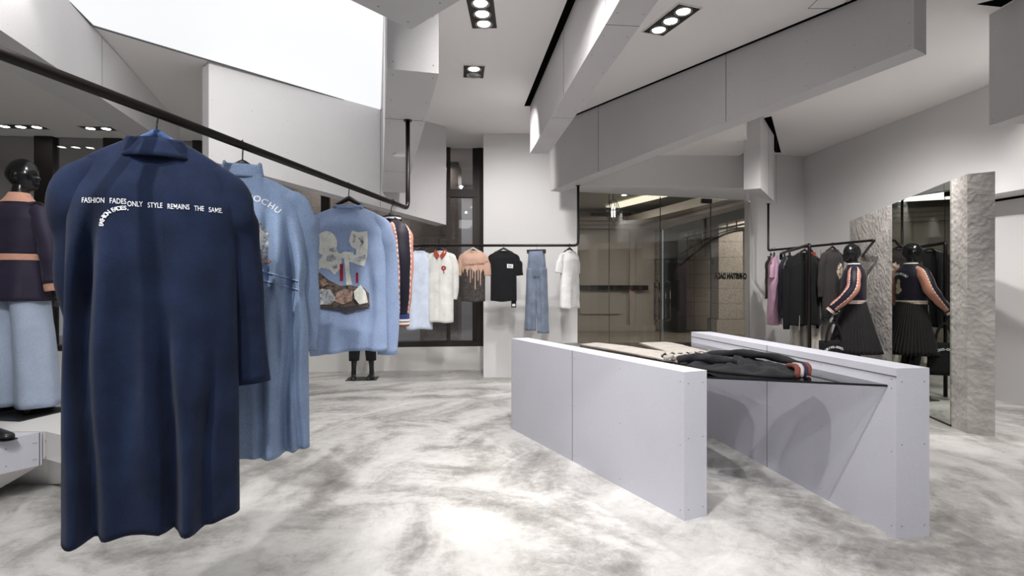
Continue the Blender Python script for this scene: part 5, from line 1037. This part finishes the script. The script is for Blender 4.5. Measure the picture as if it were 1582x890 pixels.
for i, ch in enumerate('UKIYO-DOCHU'):
    a = (i - 5) * 0.15; tb = text_bm(ch, 0.036, 'CENTER', 1, 0.0008)
    for v in tb.verts:
        x, y = v.co.x * math.cos(-a) - v.co.y * math.sin(-a), v.co.x * math.sin(-a) + v.co.y * math.cos(-a)
        px_ = 0.13 * math.sin(a) + x; pz = 1.33 + 0.12 * math.cos(a) + y
        v.co = Vector((-px_, 0.006 + 0.162 * math.sqrt(max(0.02, 1 - (px_ / 0.215) ** 2)), pz))
    merge(bm, tb)
link('jacket_lettering', bm, M_WHITE_THREAD, m1)
bm = bmesh.new()
for k, (x, z, rx, rz_) in enumerate(((0, 1.36, 0.022, 0.03), (0.008, 1.31, 0.03, 0.035), (-0.006, 1.265, 0.038, 0.03), (0.01, 1.235, 0.03, 0.018))):
    pts = blob(x, z, rx, rz_, 16, 0.4, k); bm.faces.new([bm.verts.new((-p[0], 0.012 + 0.001 * k + 0.158 * math.sqrt(max(0.02, 1 - (p[0] / 0.215) ** 2)), p[1])) for p in pts])
link('back_embroidery', bm, mat('embroidery_gold', (0.42, 0.36, 0.26), 0.7, vary=0.6, vscale=60), m1)
for sx in (-1, 1): shoe(m1, (sx * 0.09, -0.04 if sx < 0 else 0.05, 0.009), 0, M_SHOE)
base_plate(m1, 0, 0.0, 0.2, 0.17)
# tote bag held by the mannequin
bag = thing('tote_bag', 'black tote bag with white arched lettering held by the mannequin near the mirror', 'bag', (3.775, 6.455, 0.30), math.radians(-6))
bm = bmesh.new(); R = []
for i in range(9):
    f = i / 8; w = 0.165 + 0.004 * math.sin(f * 9); d = 0.030 * (1 - f) ** 0.5 + 0.006; R.append([Vector((math.cos(t) * w if abs(math.cos(t)) < 0.7 else math.copysign(w * (0.7 + (abs(math.cos(t)) - 0.7)), math.cos(t)), math.sin(t) * d, 0.37 * f)) for t in [2 * PI * j / 28 for j in range(28)]])
loft(bm, R, True); solid(link('pouch', bm, fabric('bag_black', (0.008, 0.008, 0.009)), bag, True))
for s in (-1, 1):
    bm = bmesh.new(); tube(bm, [(-0.09, s * 0.008, 0.34), (-0.06, s * 0.008, 0.50), (0.0, s * 0.006, 0.585), (0.06, s * 0.008, 0.50), (0.09, s * 0.008, 0.34)], 0.013, 8, True, 0.25, (0, 1, 0), pts_smooth=4); link('strap', bm, mat('bag_black'), bag, True)
bm = bmesh.new()
for side in (-1, 1):
    for i, ch in enumerate('UKIYO-DOCHU'):
        a = (i - 5) * 0.15; tb = text_bm(ch, 0.034, 'CENTER', 1, 0.0008)
        for v in tb.verts:
            x, y = v.co.x * math.cos(-a) - v.co.y * math.sin(-a), v.co.x * math.sin(-a) + v.co.y * math.cos(-a)
            X_ = 0.145 * math.sin(a) + x; v.co = Vector((-side * X_, side * 0.036, 0.165 + 0.13 * math.cos(a) + y))
        merge(bm, tb)
link('bag_lettering', bm, M_WHITE_THREAD, bag)
# shoes on the front box
for nm, lb, loc, rz in (('shoe', 'single black leather shoe lying on the blue-lit display box', (-3.12, 3.27, 0.4025), math.radians(75)),):
    s_ = thing(nm, lb, 'shoe', loc, rz); shoe(s_, (0, 0, 0), 0, M_SHOE, 'upper'); bm = bmesh.new(); mound(bm, [(-0.04, 0.05), (0.04, 0.05), (0.046, -0.10), (0.035, -0.2), (-0.035, -0.2), (-0.046, -0.10)], 0.0, 0.008, 3, na=0); link('sole', bm, M_BLACKPLASTIC, s_)
bm = bmesh.new(); box(bm, -3.50, -3.24, 3.36, 3.38, 0.403, 0.46); box(bm, -3.50, -3.24, 3.30, 3.36, 0.403, 0.418); tag(link('price_stand', bm, mat('blue_card', (0.25, 0.32, 0.52), 0.5)), 'small blue card stand behind the black shoe', 'display stand')
